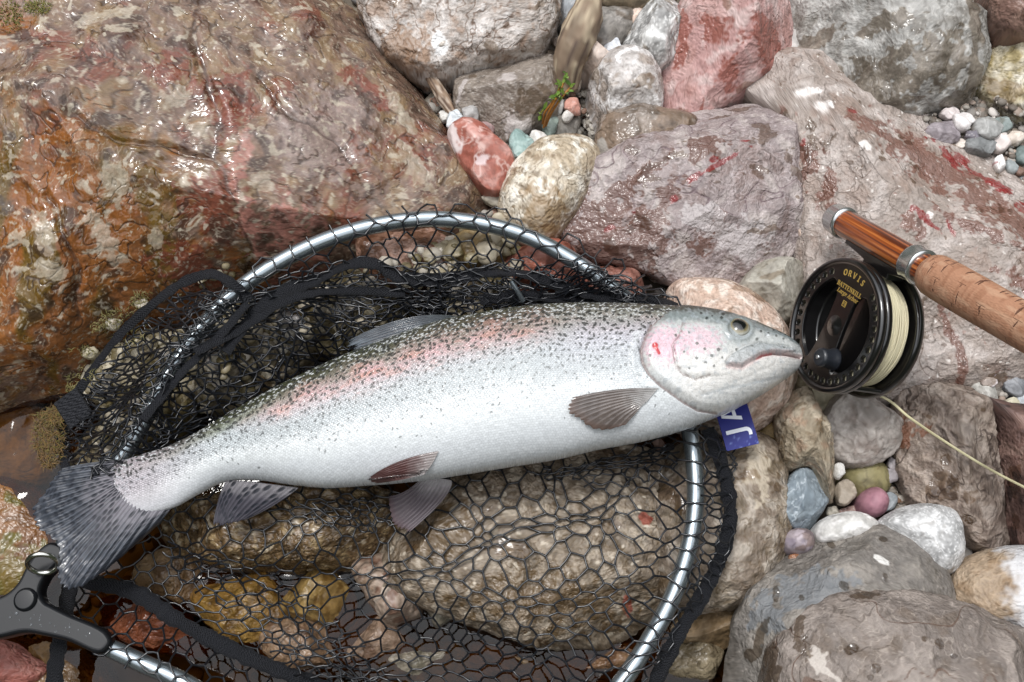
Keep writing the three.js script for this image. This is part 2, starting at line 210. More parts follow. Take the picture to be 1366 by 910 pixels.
    const ck = Math.abs(n3(wx * 60 + 4, wy * 60, wz * 60) + 0.4 * n3(wx * 170, wy * 170, wz * 170)), crk = (1 - ss(0.02, 0.07, ck)) * ss(-0.15, 0.1, a + b); lay(o, C.dark, crk * 0.75); const lc = toCrack(x, z); lay(o, C.dark, ss(0.0016, 0.0005, lc + 0.0005 * fl) * 0.6);
    const isl = fbm(wx * 95 + 5, wy * 95, wz * 95, 4); lay(o, C.pale, ss(0.22, 0.3, isl) * 0.6);
    const dots = n3(x * 210, y * 210, z * 210); lay(o, C.pale, ss(0.5, 0.58, dots) * 0.75);
    const li = inSpots(lichen, x, y, z); if (li > 0) { lay(o, C.pale, ss(0, 0.2, li + 0.7 * c) * 0.48); lay(o, C.dun, ss(0.0, 0.3, c + 0.3 * fl) * 0.6); }
    const g1 = n3(x * 600, y * 600, z * 600), g2 = n3(x * 1400, y * 1400, z * 1400), q = 1 + 0.2 * g1 + 0.17 * g2; o[0] *= q; o[1] *= q; o[2] *= q;
    const wr = inSpots(wrink, x, y, z), wk = ss(-0.3, 0.5, wr);
    o[3] = 0.5 - 0.36 * ss(-0.12, 0.06, fbm(x * 34 + 8, y * 34, z * 34, 4) + 0.12 * wk) + 0.06 * g1 + 0.16 * ss(0, 0.2, li);
    o[4] = 0.45 + 0.3 * c + 0.2 * b + 0.08 * g1 + 0.07 * fl + 0.09 * f2 - 0.22 * crk + wk * 0.3 * ridge(x * 80, y * 80, z * 80, 3);
  };
  stone({ name: 'boulder', label: 'large rounded wet boulder streaked red brown and orange beside the net', cat: 'boulder', seed: 3, y0: -0.02, h: 0.152, p: 2.1, N: 320, peak: [-10, 20], cuts: [[0.5, 0.8, 0.1, 0.84], [-0.3, 0.8, 0.5, 0.86], [0.1, 1, -0.2, 0.88]],
    outline: [[-190, -60], [0, -110], [200, -95], [390, -45], [480, 40], [545, 110], [600, 190], [648, 262], [662, 305], [610, 350], [480, 380], [345, 402], [215, 450], [118, 520], [40, 545], [-60, 560], [-190, 440], [-250, 180]],
    lump: 0.035, lf: 2, crag: 0.014, cf: 5, bump: 0.0017, style,
    disp: (x, y, z) => { const w = inSpots(wrink, x, y, z), k = ss(-0.3, 0.4, w), lc = toCrack(x, z), st = Math.floor((x * 0.6 + z) * 60 + 1.5 * fbm(x * 12, y * 12, z * 12, 3)); return 0.0018 * k * ridge(x * 42, y * 42, z * 42 + 4, 3) - 0.0035 * ss(0.0035, 0.0006, lc) + 0.0016 * n3(st * 3.7, 1, 2) + 0.0012 * n3(x * 40, y * 40, z * 40); } });
}
// top of the picture
stone({ label: 'big rough pale grey boulder with brown stains beside the gap and the twig', seed: 5, y0: 0.04, h: 0.05, p: 3, crag: 0.09, cf: 3, facets: 6, outline: [[482, 12], [488, -40], [560, -75], [680, -65], [738, -5], [736, 45], [720, 70], [690, 80], [640, 84], [600, 94], [560, 90], [520, 70], [495, 45]],
  style: { cols: [0xa89f98, 0xc2bab4, 0xd2ccc8, 0x8a6a50], f: 26, veins: [[60, 0.05, 0x6b5343, 0.8]], lines: { f: 6, w: 0.1, c: 0x8d7a6c, k: 0.5 }, rough: 0.6, marks: [{ spots: [spot(530, 40, 0.08, 40, 40, 0, 0.9)], c: 0x8a6a4f, k: 0.6 }, { spots: [spot(583, 25, 0.09, 13, 17, 0, 0.3)], c: 0xe8e8e8 }] } });
stone({ label: 'blue white quartz stone next to the driftwood', seed: 8, y0: 0.02, h: 0.03, facets: 3, outline: [[735, -30], [795, -30], [790, 15], [772, 45], [748, 40], [738, 10]], style: { cols: [0x9aa0a8, 0xc4c8cc, 0xe0e2e4], f: 50, rough: 0.5 } });
stone({ label: 'flat olive brown stone above the speckled grey stone', seed: 9, y0: 0.035, h: 0.02, outline: [[790, -25], [900, -30], [898, 6], [850, 14], [802, 11]], style: { cols: [0x7a6c58, 0x9a8d78, 0x5a5040], f: 40, wet: { f: 30, t: 0.1 } } });
stone({ label: 'dull grey pitted slab behind the driftwood', seed: 10, y0: 0.02, h: 0.022, crag: 0.05, outline: [[790, 22], [840, 14], [858, 30], [836, 62], [800, 84], [780, 75]], style: { cols: [0x7f7a74, 0x918c87, 0x6a655f], f: 60, grain: 0.5 } });
stone({ label: 'small grey stone under the big pale boulder', seed: 11, y0: 0.015, h: 0.02, el: [722, 60, 24, 26, 0], facets: 3, style: { cols: [0x817b75, 0x9a948e], f: 70 } });
stone({ label: 'small tan stone at the foot of the driftwood chunk', seed: 12, y0: 0.014, h: 0.014, el: [732, 88, 19, 15, 0], facets: 4, style: { cols: [0xa09080, 0xb4a494, 0x8e7e6e], f: 70 } });
stone({ label: 'swirled grey and white stone between the red stone and the pebbles', seed: 13, y0: 0.035, h: 0.03, p: 2.6, facets: 4, crag: 0.05, outline: [[830, 50], [842, 28], [870, 12], [905, 6], [918, 40], [905, 75], [880, 95], [860, 90], [845, 70]], style: { cols: [0x8d8c8a, 0xb8b7b5, 0xe2e2e0, 0x5e5d5c], f: 45, lines: { f: 5, w: 0.14, c: 0xe6e6e4, k: 0.6 }, rough: 0.5, wet: { f: 60, t: 0.22 } } });
stone({ label: 'pale pinkish angular stone beside the white pebble', seed: 14, y0: 0.03, h: 0.024, p: 2.8, facets: 4, outline: [[766, 80], [785, 66], [810, 67], [822, 82], [816, 98], [790, 110], [774, 104]], style: { cols: [0xb5a498, 0xc8b8ad, 0xa8968a], f: 60, strata: { d: [0.3, 1, 0.6], f: 260, w: 2, c: 0xd8ccc4, k: 0.5 } } });
stone({ label: 'white and grey rounded stone with mottled crust below the pinkish stone', seed: 15, y0: 0.026, h: 0.038, p: 2.4, facets: 2, crag: 0.05, outline: [[784, 125], [796, 97], [832, 78], [864, 88], [880, 120], [880, 155], [870, 185], [838, 190], [800, 182], [782, 152]], style: { cols: [0xaaa4a0, 0xcdc8c5, 0xe8e5e4, 0x7d6a58], f: 40, veins: [[70, 0.05, 0x6d6560, 0.6]], lines: { f: 5, w: 0.1, c: 0x8d8580, k: 0.5 }, rough: 0.55, marks: [{ spots: [spot(800, 180, 0.04, 26, 30, 0, 0.8)], c: 0x6e5030, k: 0.7, rough: 0.25 }] } });
stone({ label: 'wet brown grey stone between the white stone and the purple rock', seed: 16, y0: 0.024, h: 0.03, p: 2.6, outline: [[792, 200], [800, 168], [838, 152], [885, 158], [935, 172], [930, 198], [880, 216], [820, 226], [800, 218]], style: { cols: [0x7a6f66, 0x93877d, 0x5f5348], f: 40, rough: 0.3, wet: { f: 30, t: -0.05, k: 0.7 }, marks: [{ spots: [spot(806, 188, 0.05, 7, 16, -15, 0.3)], c: 0xb8bcc0 }] } });
stone({ label: 'grey brown wet stone with pale patches behind the red cobble', seed: 17, y0: 0.022, h: 0.034, p: 2.8, facets: 4, crag: 0.04, outline: [[606, 125], [614, 97], [650, 83], [700, 86], [742, 93], [750, 125], [738, 165], [715, 182], [680, 192], [640, 187], [612, 162]], style: { cols: [0x80766d, 0x8f857b, 0x6e645b], f: 30, rough: 0.34, lines: { f: 3, w: 0.07, c: 0xb2aaa4, k: 0.5 }, marks: [{ spots: [spot(678, 103, 0.05, 16, 12, 0, 0.6), spot(690, 150, 0.05, 26, 14, 20, 0.8), spot(685, 172, 0.05, 20, 10, 0, 0.7), spot(616, 110, 0.05, 5, 22, 20, 0.4)], c: 0xb4aca8 }] } });
stone({ label: 'red stone with white quartz end lying against the big boulder', name: 'cobble', seed: 18, y0: 0.035, h: 0.026, p: 2.5, facets: 2, outline: [[597, 178], [612, 167], [640, 172], [662, 190], [685, 212], [688, 236], [676, 252], [652, 257], [630, 242], [606, 210]], style: { cols: [0x96574a, 0xa86a5c, 0xb98a80], f: 40, rough: 0.42, veins: [[40, 0.04, 0xdcc0b8, 0.6]], marks: [{ spots: [spot(602, 182, 0.05, 12, 26, -25, 0.4)], c: 0xe4d8d6 }, { spots: [spot(640, 205, 0.06, 12, 8, 0, 0.8)], c: 0xe0cccc }] } });
stone({ label: 'cream and brown mottled cobble touching the purple rock', name: 'cobble', seed: 19, y0: 0.034, h: 0.034, p: 2.3, outline: [[666, 270], [688, 226], [720, 195], [758, 187], [790, 193], [803, 218], [790, 258], [760, 300], [730, 325], [695, 325], [670, 300]], style: { cols: [0xb3a48e, 0xcfc6b6, 0xe0dace, 0x6c5334], f: 38, veins: [[80, 0.06, 0x6b5a45, 0.7]], lines: { f: 6, w: 0.1, c: 0x74664f, k: 0.5 }, rough: 0.5, marks: [{ spots: [spot(725, 280, 0.06, 34, 34, 20, 0.9)], c: 0x8a6b42, k: 0.6 }] } });
stone({ label: 'pink red pyramid shaped boulder with darker wet red top', name: 'boulder', cat: 'boulder', seed: 20, y0: 0.03, h: 0.066, p: 2.4, peak: [25, -10], cuts: [[-0.5, 0.75, 0.45, 0.62], [0.75, 0.6, 0.2, 0.66], [0.1, 0.5, 0.9, 0.7]], lump: 0.05, crag: 0.022, outline: [[882, 112], [888, 62], [905, 5], [930, -40], [985, -50], [1035, 5], [1074, 60], [1072, 86], [1042, 108], [992, 130], [942, 152], [910, 167], [888, 150]],
  style: { cols: [0xad8783, 0xb89691, 0xc4aca8, 0x9f766e], f: 22, rough: 0.62, grain: 0.22, veins: [[24, 0.018, 0x8d5a52, 0.6]], marks: [{ spots: [spot(1035, 55, 0.07, 34, 46, -50, 0.6), spot(960, 12, 0.09, 40, 14, 30, 0.8), spot(915, 45, 0.07, 9, 30, 12, 0.8), spot(1062, 78, 0.05, 16, 22, 0, 0.6), spot(950, 105, 0.08, 4, 20, 8, 0.5), spot(912, 20, 0.07, 14, 22, 0, 0.7), spot(935, 128, 0.06, 5, 6, 0, 0.4), spot(985, 58, 0.09, 16, 18, 0, 0.8)], c: 0x8a5044, k: 0.8, rough: 0.25 }] } });
stone({ label: 'large wet grey boulder with brown gloss between red pyramid boulder and yellow stone', name: 'boulder', cat: 'boulder', seed: 21, y0: 0.03, h: 0.06, p: 2.7, crag: 0.07, cf: 3, facets: 3, outline: [[1028, 30], [1040, -25], [1120, -60], [1220, -55], [1287, 15], [1300, 75], [1298, 120], [1282, 152], [1232, 168], [1150, 162], [1085, 125], [1045, 90]],
  style: { cols: [0x8a8884, 0x9c9a96, 0xb0aeaa, 0x625c54], f: 24, rough: 0.6, lines: { f: 4, w: 0.07, c: 0xc9c6c0, k: 0.4 }, wet: { f: 16, t: 0.14, k: 0.5, spots: [spot(1170, 85, 0.08, 60, 30, -10, 0.9), spot(1240, 100, 0.06, 50, 34, 0, 0.9), spot(1190, 125, 0.06, 44, 18, 0, 0.8), spot(1100, 20, 0.08, 40, 14, 0, 0.9), spot(1190, 20, 0.09, 40, 12, 0, 0.9)] } } });
stone({ label: 'yellow ochre stone with rough pale crust beside the wet grey boulder', seed: 22, y0: 0.03, h: 0.05, p: 2.6, crag: 0.07, facets: 3, outline: [[1300, 115], [1300, 62], [1322, 28], [1380, 20], [1450, 60], [1440, 150], [1370, 170], [1330, 152]], style: { cols: [0xb0a488, 0xc6bda6, 0xd6d0c2, 0x8f7a30], f: 40, veins: [[90, 0.07, 0x6e6138, 0.6]], marks: [{ spots: [spot(1305, 110, 0.05, 12, 60, 0, 0.6), spot(1340, 150, 0.05, 60, 14, 15, 0.6)], c: 0x7d6a26, k: 0.8 }] } });
stone({ label: 'brown red stone with a blood smear overhanging the yellow stone', seed: 23, y0: 0.075, h: 0.03, outline: [[1318, 5], [1325, -45], [1430, -55], [1440, 38], [1372, 48], [1338, 36]], style: { cols: [0x7d6258, 0x94786c, 0x5e463c], f: 40, blood: [spot(1335, 8, 0.1, 5, 14, 30, 0.5)], rough: 0.4 } });
stone({ label: 'brown stone wedged deep behind the wet grey boulder', seed: 24, y0: 0.0, h: 0.035, outline: [[1230, -30], [1340, -40], [1350, 70], [1305, 80], [1265, 35]], style: { cols: [0x7a7062, 0x8c8274, 0x665c50], f: 40 } });
stone({ label: 'grey stone at the feet of the wet grey boulder', seed: 25, y0: 0.02, h: 0.02, el: [1050, 75, 26, 40, 20], style: { cols: [0x9c9894, 0xb3afab], f: 50 } });
// purple rock
stone({ label: 'large purple grey faceted rock with wet red brown patches and a thin blood streak', name: 'boulder', cat: 'boulder', seed: 26, y0: 0.028, h: 0.05, p: 2.4, crag: 0.05, cf: 3, lump: 0.05, N: 200, res: 1.4, peak: [40, -30],
  cuts: [[-0.45, 0.85, 0.25, 0.63], [0.35, 0.9, 0.3, 0.68], [0.1, 0.6, 0.8, 0.66], [-0.1, 0.7, -0.7, 0.75], [0.9, 0.35, 0.1, 0.8], [0.5, 0.6, 0.62, 0.72]], outline: [[744, 292], [758, 256], [800, 225], [860, 193], [910, 163], [960, 148], [1012, 150], [1052, 175], [1068, 220], [1065, 290], [1052, 342], [1012, 376], [960, 390], [900, 378], [840, 352], [790, 338], [755, 322]],
  style: { cols: [0x877b7a, 0x968a88, 0xa79d99, 0x77645f], f: 22, rough: 0.6, bumpA: 1, veins: [[18, 0.014, 0x5e4a50, 0.7], [40, 0.02, 0xc8bcbc, 0.4]], lines: { f: 5, w: 0.08, c: 0xbfb4b4, k: 0.35 },
    marks: [{ spots: [spot(800, 290, 0.06, 60, 50, -30, 0.9), spot(865, 285, 0.07, 34, 44, -20, 0.8), spot(840, 240, 0.06, 70, 12, -30, 0.9), spot(945, 180, 0.08, 30, 18, -20, 1.1), spot(905, 235, 0.08, 26, 14, -30, 1.0), spot(820, 330, 0.05, 60, 18, 20, 0.9), spot(960, 285, 0.07, 18, 10, -60, 1), spot(940, 315, 0.06, 20, 12, -10, 1.1)], c: 0x66493f, k: 0.8, rough: 0.2 }, { spots: [spot(940, 270, 0.08, 30, 22, 0, 0.8), spot(1000, 300, 0.07, 40, 24, -10, 0.7)], c: 0xb4adac, k: 0.7 }],
    wet: { f: 55, t: 0.24, sx: 0.8, sz: 1.2 }, blood: [spot(960, 205, 0.085, 60, 4, -32, 0.5), spot(957, 197, 0.085, 8, 5, -32, 0.3), spot(935, 216, 0.085, 16, 5, -32, 0.6), spot(818, 291, 0.06, 10, 5, -25, 0.5), spot(905, 245, 0.08, 6, 8, 0, 0.5), spot(850, 262, 0.075, 4, 3, 0, 0.3), spot(1000, 170, 0.085, 8, 3, -10, 0.4), spot(817, 352, 0.05, 4, 5, 0, 0.3)] } });
// big pinkish slab with blood, under the reel and the rod
stone({ label: 'broad pinkish grey slab with red brown wet streaks and blood drops under the rod', name: 'boulder', cat: 'boulder', seed: 27, y0: 0.015, h: 0.07, p: 2.3, crag: 0.03, lump: 0.06, N: 240, res: 1.5, peak: [-30, -20],
  cuts: [[0.45, 0.72, -0.52, 0.62], [-0.75, 0.6, 0.1, 0.8], [-0.1, 0.85, 0.55, 0.72]], outline: [[985, 128], [1020, 102], [1070, 97], [1115, 112], [1155, 150], [1205, 165], [1265, 200], [1335, 250], [1410, 300], [1480, 400], [1430, 500], [1310, 522], [1230, 537], [1160, 532], [1100, 490], [1068, 410], [1058, 330], [1052, 240], [1028, 180], [1000, 155]],
  style: { cols: [0x93877f, 0xa0948d, 0xafa59f, 0x8a776c], f: 22, rough: 0.55, grain: 0.22, specks: [[300, 0.52, 0xe4ded8, 0.7], [220, 0.56, 0x8a6a60, 0.6]], veins: [[14, 0.006, 0x5a4538, 0.6]],
    marks: [{ spots: [spot(1245, 232, 0.05, 140, 40, 34, 0.9), spot(1300, 285, 0.045, 100, 38, 36, 1), spot(1170, 185, 0.06, 60, 14, 30, 0.8), spot(1340, 330, 0.04, 60, 16, 30, 0.8), spot(1290, 325, 0.05, 60, 9, 32, 0.9), spot(1345, 390, 0.05, 34, 10, 32, 1), spot(1265, 440, 0.05, 7, 60, -20, 0.6), spot(1277, 490, 0.04, 8, 40, -5, 0.5), spot(1110, 245, 0.07, 12, 44, 8, 0.8), spot(1085, 205, 0.07, 14, 26, 10, 1), spot(1215, 310, 0.06, 18, 14, 35, 1.1), spot(1035, 132, 0.07, 22, 10, 15, 1), spot(1075, 190, 0.07, 12, 14, 0, 1)], c: 0x6b4336, k: 0.74, edge: 0.4, rough: 0.16 }, { spots: [spot(1155, 195, 0.075, 12, 9, 0, 0.6), spot(1100, 135, 0.075, 14, 10, 30, 0.6), spot(1080, 118, 0.07, 22, 8, 10, 0.6), spot(1230, 300, 0.055, 6, 5, 0, 0.4)], c: 0xe2dcd8 }],
    wet: { f: 70, t: 0.27, k: 0.45, spots: [spot(1057, 152, 0.07, 7, 5, 50, 0.3), spot(1022, 115, 0.07, 5, 7, 0, 0.3), spot(1170, 222, 0.06, 7, 6, 0, 0.5), spot(1048, 150, 0.07, 4, 6, 20, 0.3)] },
    blood: [spot(1278, 216, 0.045, 16, 13, 0, 0.5), spot(1322, 262, 0.04, 28, 12, 40, 0.6), spot(1345, 300, 0.035, 22, 13, 30, 0.7), spot(1258, 208, 0.05, 34, 7, 55, 0.9), spot(1300, 240, 0.045, 30, 5, 38, 0.9), spot(1259, 317, 0.055, 4, 14, -15, 0.5), spot(1240, 315, 0.055, 9, 4, 20, 0.8), spot(1363, 405, 0.045, 7, 22, 0, 0.5), spot(1077, 180, 0.07, 4, 7, 10, 0.3), spot(1138, 149, 0.07, 7, 4, 10, 0.4), spot(1225, 305, 0.055, 22, 5, 45, 1.1)] } });
// right side, middle
stone({ label: 'smooth rounded pink granite stone under the head of the trout', seed: 28, y0: 0.02, h: 0.042, p: 2.3, crag: 0.006, outline: [[890, 388], [930, 375], [975, 384], [1020, 414], [1050, 450], [1058, 500], [1045, 548], [1012, 573], [970, 582], [925, 560], [895, 470]], style: { cols: [0xb8a090, 0xc8b4a6, 0xd2c4b8, 0xa38878], f: 50, grain: 0.5, rough: 0.7, specks: [[380, 0.3, 0x8e7464, 0.6]] } });
stone({ label: 'grey beige blunt stone between the purple rock and the reel', seed: 29, y0: 0.025, h: 0.034, facets: 5, crag: 0.05, outline: [[985, 392], [1000, 365], [1028, 352], [1062, 356], [1075, 400], [1065, 450], [1032, 432], [1005, 412]], style: { cols: [0x99948a, 0xaba79c, 0x8a8478], f: 50 } });
stone({ label: 'olive stone under the edge of the reel', seed: 30, y0: 0.012, h: 0.022, outline: [[1052, 505], [1110, 498], [1135, 530], [1112, 566], [1068, 556]], style: { cols: [0x8f8770, 0xa29a84, 0x7e765e], f: 50 } });
stone({ label: 'long tan fractured stone pointing down from the reel', seed: 31, y0: 0.03, h: 0.03, p: 2.8, crag: 0.12, cf: 3, facets: 4, outline: [[1038, 550], [1048, 524], [1068, 519], [1080, 550], [1100, 585], [1112, 610], [1122, 652], [1112, 668], [1094, 654], [1078, 625], [1055, 624], [1042, 592]], style: { cols: [0x8f8370, 0xa79c8a, 0x7e705c, 0x937660], f: 36, strata: { d: [0.85, 0.3, -0.4], f: 220, w: 3, c: 0xc8bca8, k: 0.6 }, rough: 0.7 } });
stone({ label: 'blocky pinkish grey stone under the fly line', seed: 32, y0: 0.026, h: 0.032, p: 3.4, crag: 0.07, facets: 5, outline: [[1094, 575], [1108, 540], [1140, 520], [1182, 517], [1197, 545], [1192, 592], [1180, 613], [1140, 621], [1114, 610]], style: { cols: [0x8c847e, 0x9a928c, 0xaaa39d, 0x7a6c64], f: 40, strata: { d: [0.2, 0.9, 0.5], f: 300, w: 3, c: 0xcac2bc, k: 0.4 } } });
stone({ label: 'angular brown slab with rust stain lying under the fly line', seed: 33, y0: 0.022, h: 0.044, p: 3.2, crag: 0.07, cf: 3, facets: 3, cuts: [[-0.5, 0.8, 0.3, 0.6], [0.4, 0.85, 0.35, 0.66]], outline: [[1190, 548], [1200, 527], [1240, 524], [1298, 545], [1318, 600], [1330, 670], [1352, 718], [1340, 731], [1300, 729], [1268, 702], [1225, 676], [1198, 622], [1189, 582]], style: { cols: [0x75675d, 0x86776c, 0x998c82, 0x4e4038], f: 32, rough: 0.6, veins: [[30, 0.03, 0x423630, 0.8]], strata: { d: [0.8, 0.1, -0.5], f: 120, w: 4, c: 0xb5a699, k: 0.4 }, marks: [{ spots: [spot(1225, 560, 0.06, 22, 22, 0, 0.9)], c: 0x6e3c1c, k: 0.7 }, { spots: [spot(1272, 680, 0.05, 8, 9, 0, 0.5), spot(1298, 690, 0.05, 9, 4, 40, 0.5)], c: 0x4a3a2c, rough: 0.2 }] } });
stone({ label: 'dark maroon mottled slab joined against the brown slab', seed: 34, y0: 0.02, h: 0.04, p: 3.2, crag: 0.03, outline: [[1272, 534], [1330, 547], [1430, 550], [1470, 650], [1410, 745], [1356, 736], [1338, 690], [1324, 620], [1302, 562]], style: { cols: [0x5c4640, 0x74584f, 0x44322e, 0x8d746a], f: 34, rough: 0.6, specks: [[120, 0.3, 0x2e2220, 0.8]] } });
stone({ label: 'sandy brown rough rock along the right edge of the net', seed: 35, y0: 0.01, h: 0.036, p: 2.7, crag: 0.05, outline: [[895, 605], [960, 588], [1012, 584], [1036, 610], [1046, 652], [1050, 702], [1042, 752], [1002, 802], [940, 818], [880, 800], [866, 700]], style: { cols: [0x74675a, 0x887c6c, 0xa0968a, 0x50432f], f: 34, grain: 0.4, veins: [[90, 0.06, 0x57452c, 0.6]], marks: [{ spots: [spot(1015, 620, 0.05, 18, 44, 10, 0.6)], c: 0xc2b6a2, k: 0.6 }] } });
stone({ label: 'blue grey angular stone beside the lilac pebble', seed: 36, y0: 0.022, h: 0.026, p: 3.2, facets: 8, crag: 0.05, outline: [[1040, 692], [1044, 650], [1061, 630], [1080, 634], [1101, 662], [1096, 686], [1085, 712], [1060, 710]], style: { cols: [0x77828a, 0x8c979e, 0x66717a], f: 40, veins: [[90, 0.05, 0xb6c0c6, 0.7]], rough: 0.55 } });
stone({ label: 'olive green rounded pebble under the blocky pinkish stone', name: 'pebble', cat: 'pebble', seed: 37, y0: 0.008, h: 0.02, el: [1152, 642, 34, 30, 0], irr: 0.03, style: { cols: [0x77704c, 0x857d58, 0x686042], f: 40, grain: 0.15 } });
stone({ label: 'round mauve pink pebble lying against the olive pebble', name: 'pebble', cat: 'pebble', seed: 38, y0: 0.022, h: 0.016, el: [1163, 672, 20, 20, 0], irr: 0.03, style: { cols: [0x9a6f7a, 0xa67a84, 0x8e6470], f: 60, grain: 0.15 } });
stone({ label: 'lilac round pebble touching the blue grey angular stone', name: 'pebble', cat: 'pebble', seed: 39, y0: 0.026, h: 0.018, el: [1063, 724, 22, 18, 0], irr: 0.03, style: { cols: [0x9d9299, 0xaba0a6, 0x8f8590], f: 60, grain: 0.15 } });
stone({ label: 'white flat long stone above the broad grey brown cobble', seed: 40, y0: 0.03, h: 0.018, p: 2.6, outline: [[1084, 707], [1100, 692], [1140, 685], [1167, 698], [1168, 714], [1122, 726], [1088, 724]], style: { cols: [0xb8b6b2, 0xcfcdca, 0xdedcda, 0x9a9894], f: 40, strata: { d: [0.1, 0.7, 0.7], f: 260, w: 3, c: 0xeeedeb, k: 0.5 } } });
stone({ label: 'white and grey crackled round cobble below the brown slab', name: 'cobble', seed: 41, y0: 0.032, h: 0.032, p: 2.5, crag: 0.02, outline: [[1168, 702], [1190, 684], [1230, 674], [1264, 690], [1277, 725], [1274, 757], [1250, 771], [1218, 757], [1188, 732]], style: { cols: [0xa6a6a6, 0xc2c2c2, 0xd9d9d9, 0x858585], f: 45, lines: { f: 7, w: 0.14, c: 0xe8e8e8, k: 0.7 }, veins: [[100, 0.05, 0x777777, 0.5]], rough: 0.6 } });
stone({ label: 'broad grey brown cobble with blue grey patch behind the largest brown cobble', name: 'cobble', seed: 42, y0: 0.028, h: 0.04, p: 2.8, crag: 0.03, facets: 4, outline: [[974, 865], [990, 800], [1030, 760], [1070, 730], [1120, 712], [1180, 711], [1232, 735], [1260, 780], [1266, 835], [1210, 900], [1100, 960], [1010, 970], [972, 925]], style: { cols: [0x6c6762, 0x78736d, 0x868079, 0x5d5750], f: 26, grain: 0.25, rough: 0.7, lines: { f: 4, w: 0.06, c: 0xa39a92, k: 0.3 }, marks: [{ spots: [spot(1080, 790, 0.06, 50, 28, -15, 0.6), spot(1020, 815, 0.05, 18, 34, 0, 0.7)], c: 0x6f757b, k: 0.6 }, { spots: [spot(1178, 747, 0.065, 11, 5, 35, 0.5)], c: 0xd8d6d2 }], wet: { f: 40, t: 0.5, k: 0.4, spots: [spot(1120, 720, 0.06, 4, 8, 15, 0.3), spot(1182, 718, 0.06, 6, 4, 0, 0.3), spot(1176, 772, 0.06, 4, 5, 0, 0.3), spot(1122, 784, 0.06, 7, 6, 0, 0.5), spot(1068, 798, 0.06, 3, 4, 0, 0.3), spot(1012, 850, 0.045, 6, 28, 15, 0.5), spot(1034, 795, 0.05, 4, 14, 10, 0.4), spot(1003, 873, 0.04, 8, 8, 0, 0.4)] } } });
stone({ label: 'largest brown cobble with wet drops and a pale vein beside the grey brown cobble', name: 'cobble', seed: 43, y0: 0.045, h: 0.044, p: 2.9, crag: 0.03, lump: 0.05, facets: 4, N: 200, outline: [[1012, 910], [1028, 852], [1060, 815], [1110, 790], [1180, 786], [1252, 800], [1335, 832], [1410, 865], [1470, 960], [1320, 1040], [1100, 1040], [1016, 980]], style: { cols: [0x6f6660, 0x7d736c, 0x8c827b, 0x615449], f: 22, grain: 0.25, rough: 0.68, veins: [[16, 0.01, 0x5a4336, 0.8]], lines: { f: 4, w: 0.06, c: 0xb0a59b, k: 0.35 }, marks: [{ spots: [spot(1105, 895, 0.09, 30, 5, 40, 0.5), spot(1095, 880, 0.09, 12, 14, 0, 0.8)], c: 0xc6beb6, k: 0.7 }], wet: { f: 30, t: 0.5, k: 0.4, spots: [spot(1160, 792, 0.08, 18, 5, -5, 0.6), spot(1137, 867, 0.09, 11, 7, -45, 0.5), spot(1170, 892, 0.09, 6, 6, 0, 0.5), spot(1070, 830, 0.08, 5, 30, 15, 0.9), spot(1075, 860, 0.085, 7, 18, -10, 0.9), spot(1030, 885, 0.07, 9, 34, 5, 0.6), spot(1235, 852, 0.09, 4, 4, 0, 0.3), spot(1255, 858, 0.09, 5, 6, 0, 0.4), spot(1162, 904, 0.09, 5, 4, 0, 0.3), spot(1275, 875, 0.09, 5, 3, 0, 0.3)] } } });
stone({ label: 'half tan half white rounded cobble under the slabs', name: 'cobble', seed: 44, y0: 0.034, h: 0.036, p: 2.6, crag: 0.022, outline: [[1262, 795], [1274, 757], [1308, 736], [1350, 729], [1420, 745], [1460, 820], [1420, 870], [1366, 866], [1318, 842], [1278, 830]], style: { cols: [0x9c8872, 0xab9882, 0x8a745c], f: 36, grain: 0.3, extra: (x, y, z, o) => { const p = plan(1335, 790, 0.06), d = (x - p.x) + 0.16 * (z - p.z) + 0.006 * n3(x * 90, y * 90, z * 90) + 0.004 * n3(x * 300, y * 300, z * 300); lay(o, rgb(206, 205, 206), ss(-0.002, 0.008, d)); } } });
// stones under the net, above the fish
const under = (label, seed, outline, y0, h, style, more) => stone({ label, seed, outline: Array.isArray(outline[0]) ? outline : undefined, el: Array.isArray(outline[0]) ? undefined : outline, y0, h, style, crag: 0.05, irr: 0.18, facets: 3, lump: 0.1, ...more });
under('big tan crusted stone under the open mesh below the trout', 50, [[462, 712], [540, 662], [680, 612], [780, 598], [872, 602], [905, 660], [905, 740], [880, 805], [835, 848], [740, 858], [660, 838], [570, 812], [490, 770]], 0.004, 0.034, { cols: [0x76695a, 0x8b7e6e, 0xa09484, 0x4c3f2d], f: 40, grain: 0.45, rough: 0.55, veins: [[70, 0.06, 0x574630, 0.7]], specks: [[160, 0.42, 0xcfc4b2, 0.6]], lines: { f: 5, w: 0.1, c: 0x6a573c, k: 0.4 }, marks: [{ spots: [spot(840, 805, 0.03, 8, 16, -15, 0.5), spot(860, 690, 0.035, 12, 7, 30, 0.8)], c: 0x8e3f30, k: 0.8 }, { spots: [spot(720, 800, 0.02, 120, 34, 5, 0.9), spot(600, 720, 0.02, 50, 40, 0, 0.9)], c: 0x5a4425, k: 0.6, rough: 0.3 }] }, { p: 2.8, lump: 0.05 });
under('dark brown pitted wet stone under the mesh below the anal fin', 51, [[215, 700], [290, 662], [400, 648], [500, 652], [562, 690], [550, 745], [480, 768], [380, 762], [290, 752], [235, 735]], -0.002, 0.034, { cols: [0x57452f, 0x705a3e, 0x8a7656, 0x3a2c1a], f: 60, grain: 0.5, rough: 0.3, specks: [[130, 0.36, 0xb8aa92, 0.7]], veins: [[110, 0.08, 0x2c2114, 0.7]] }, { p: 2.8, crag: 0.05, cf: 8 });
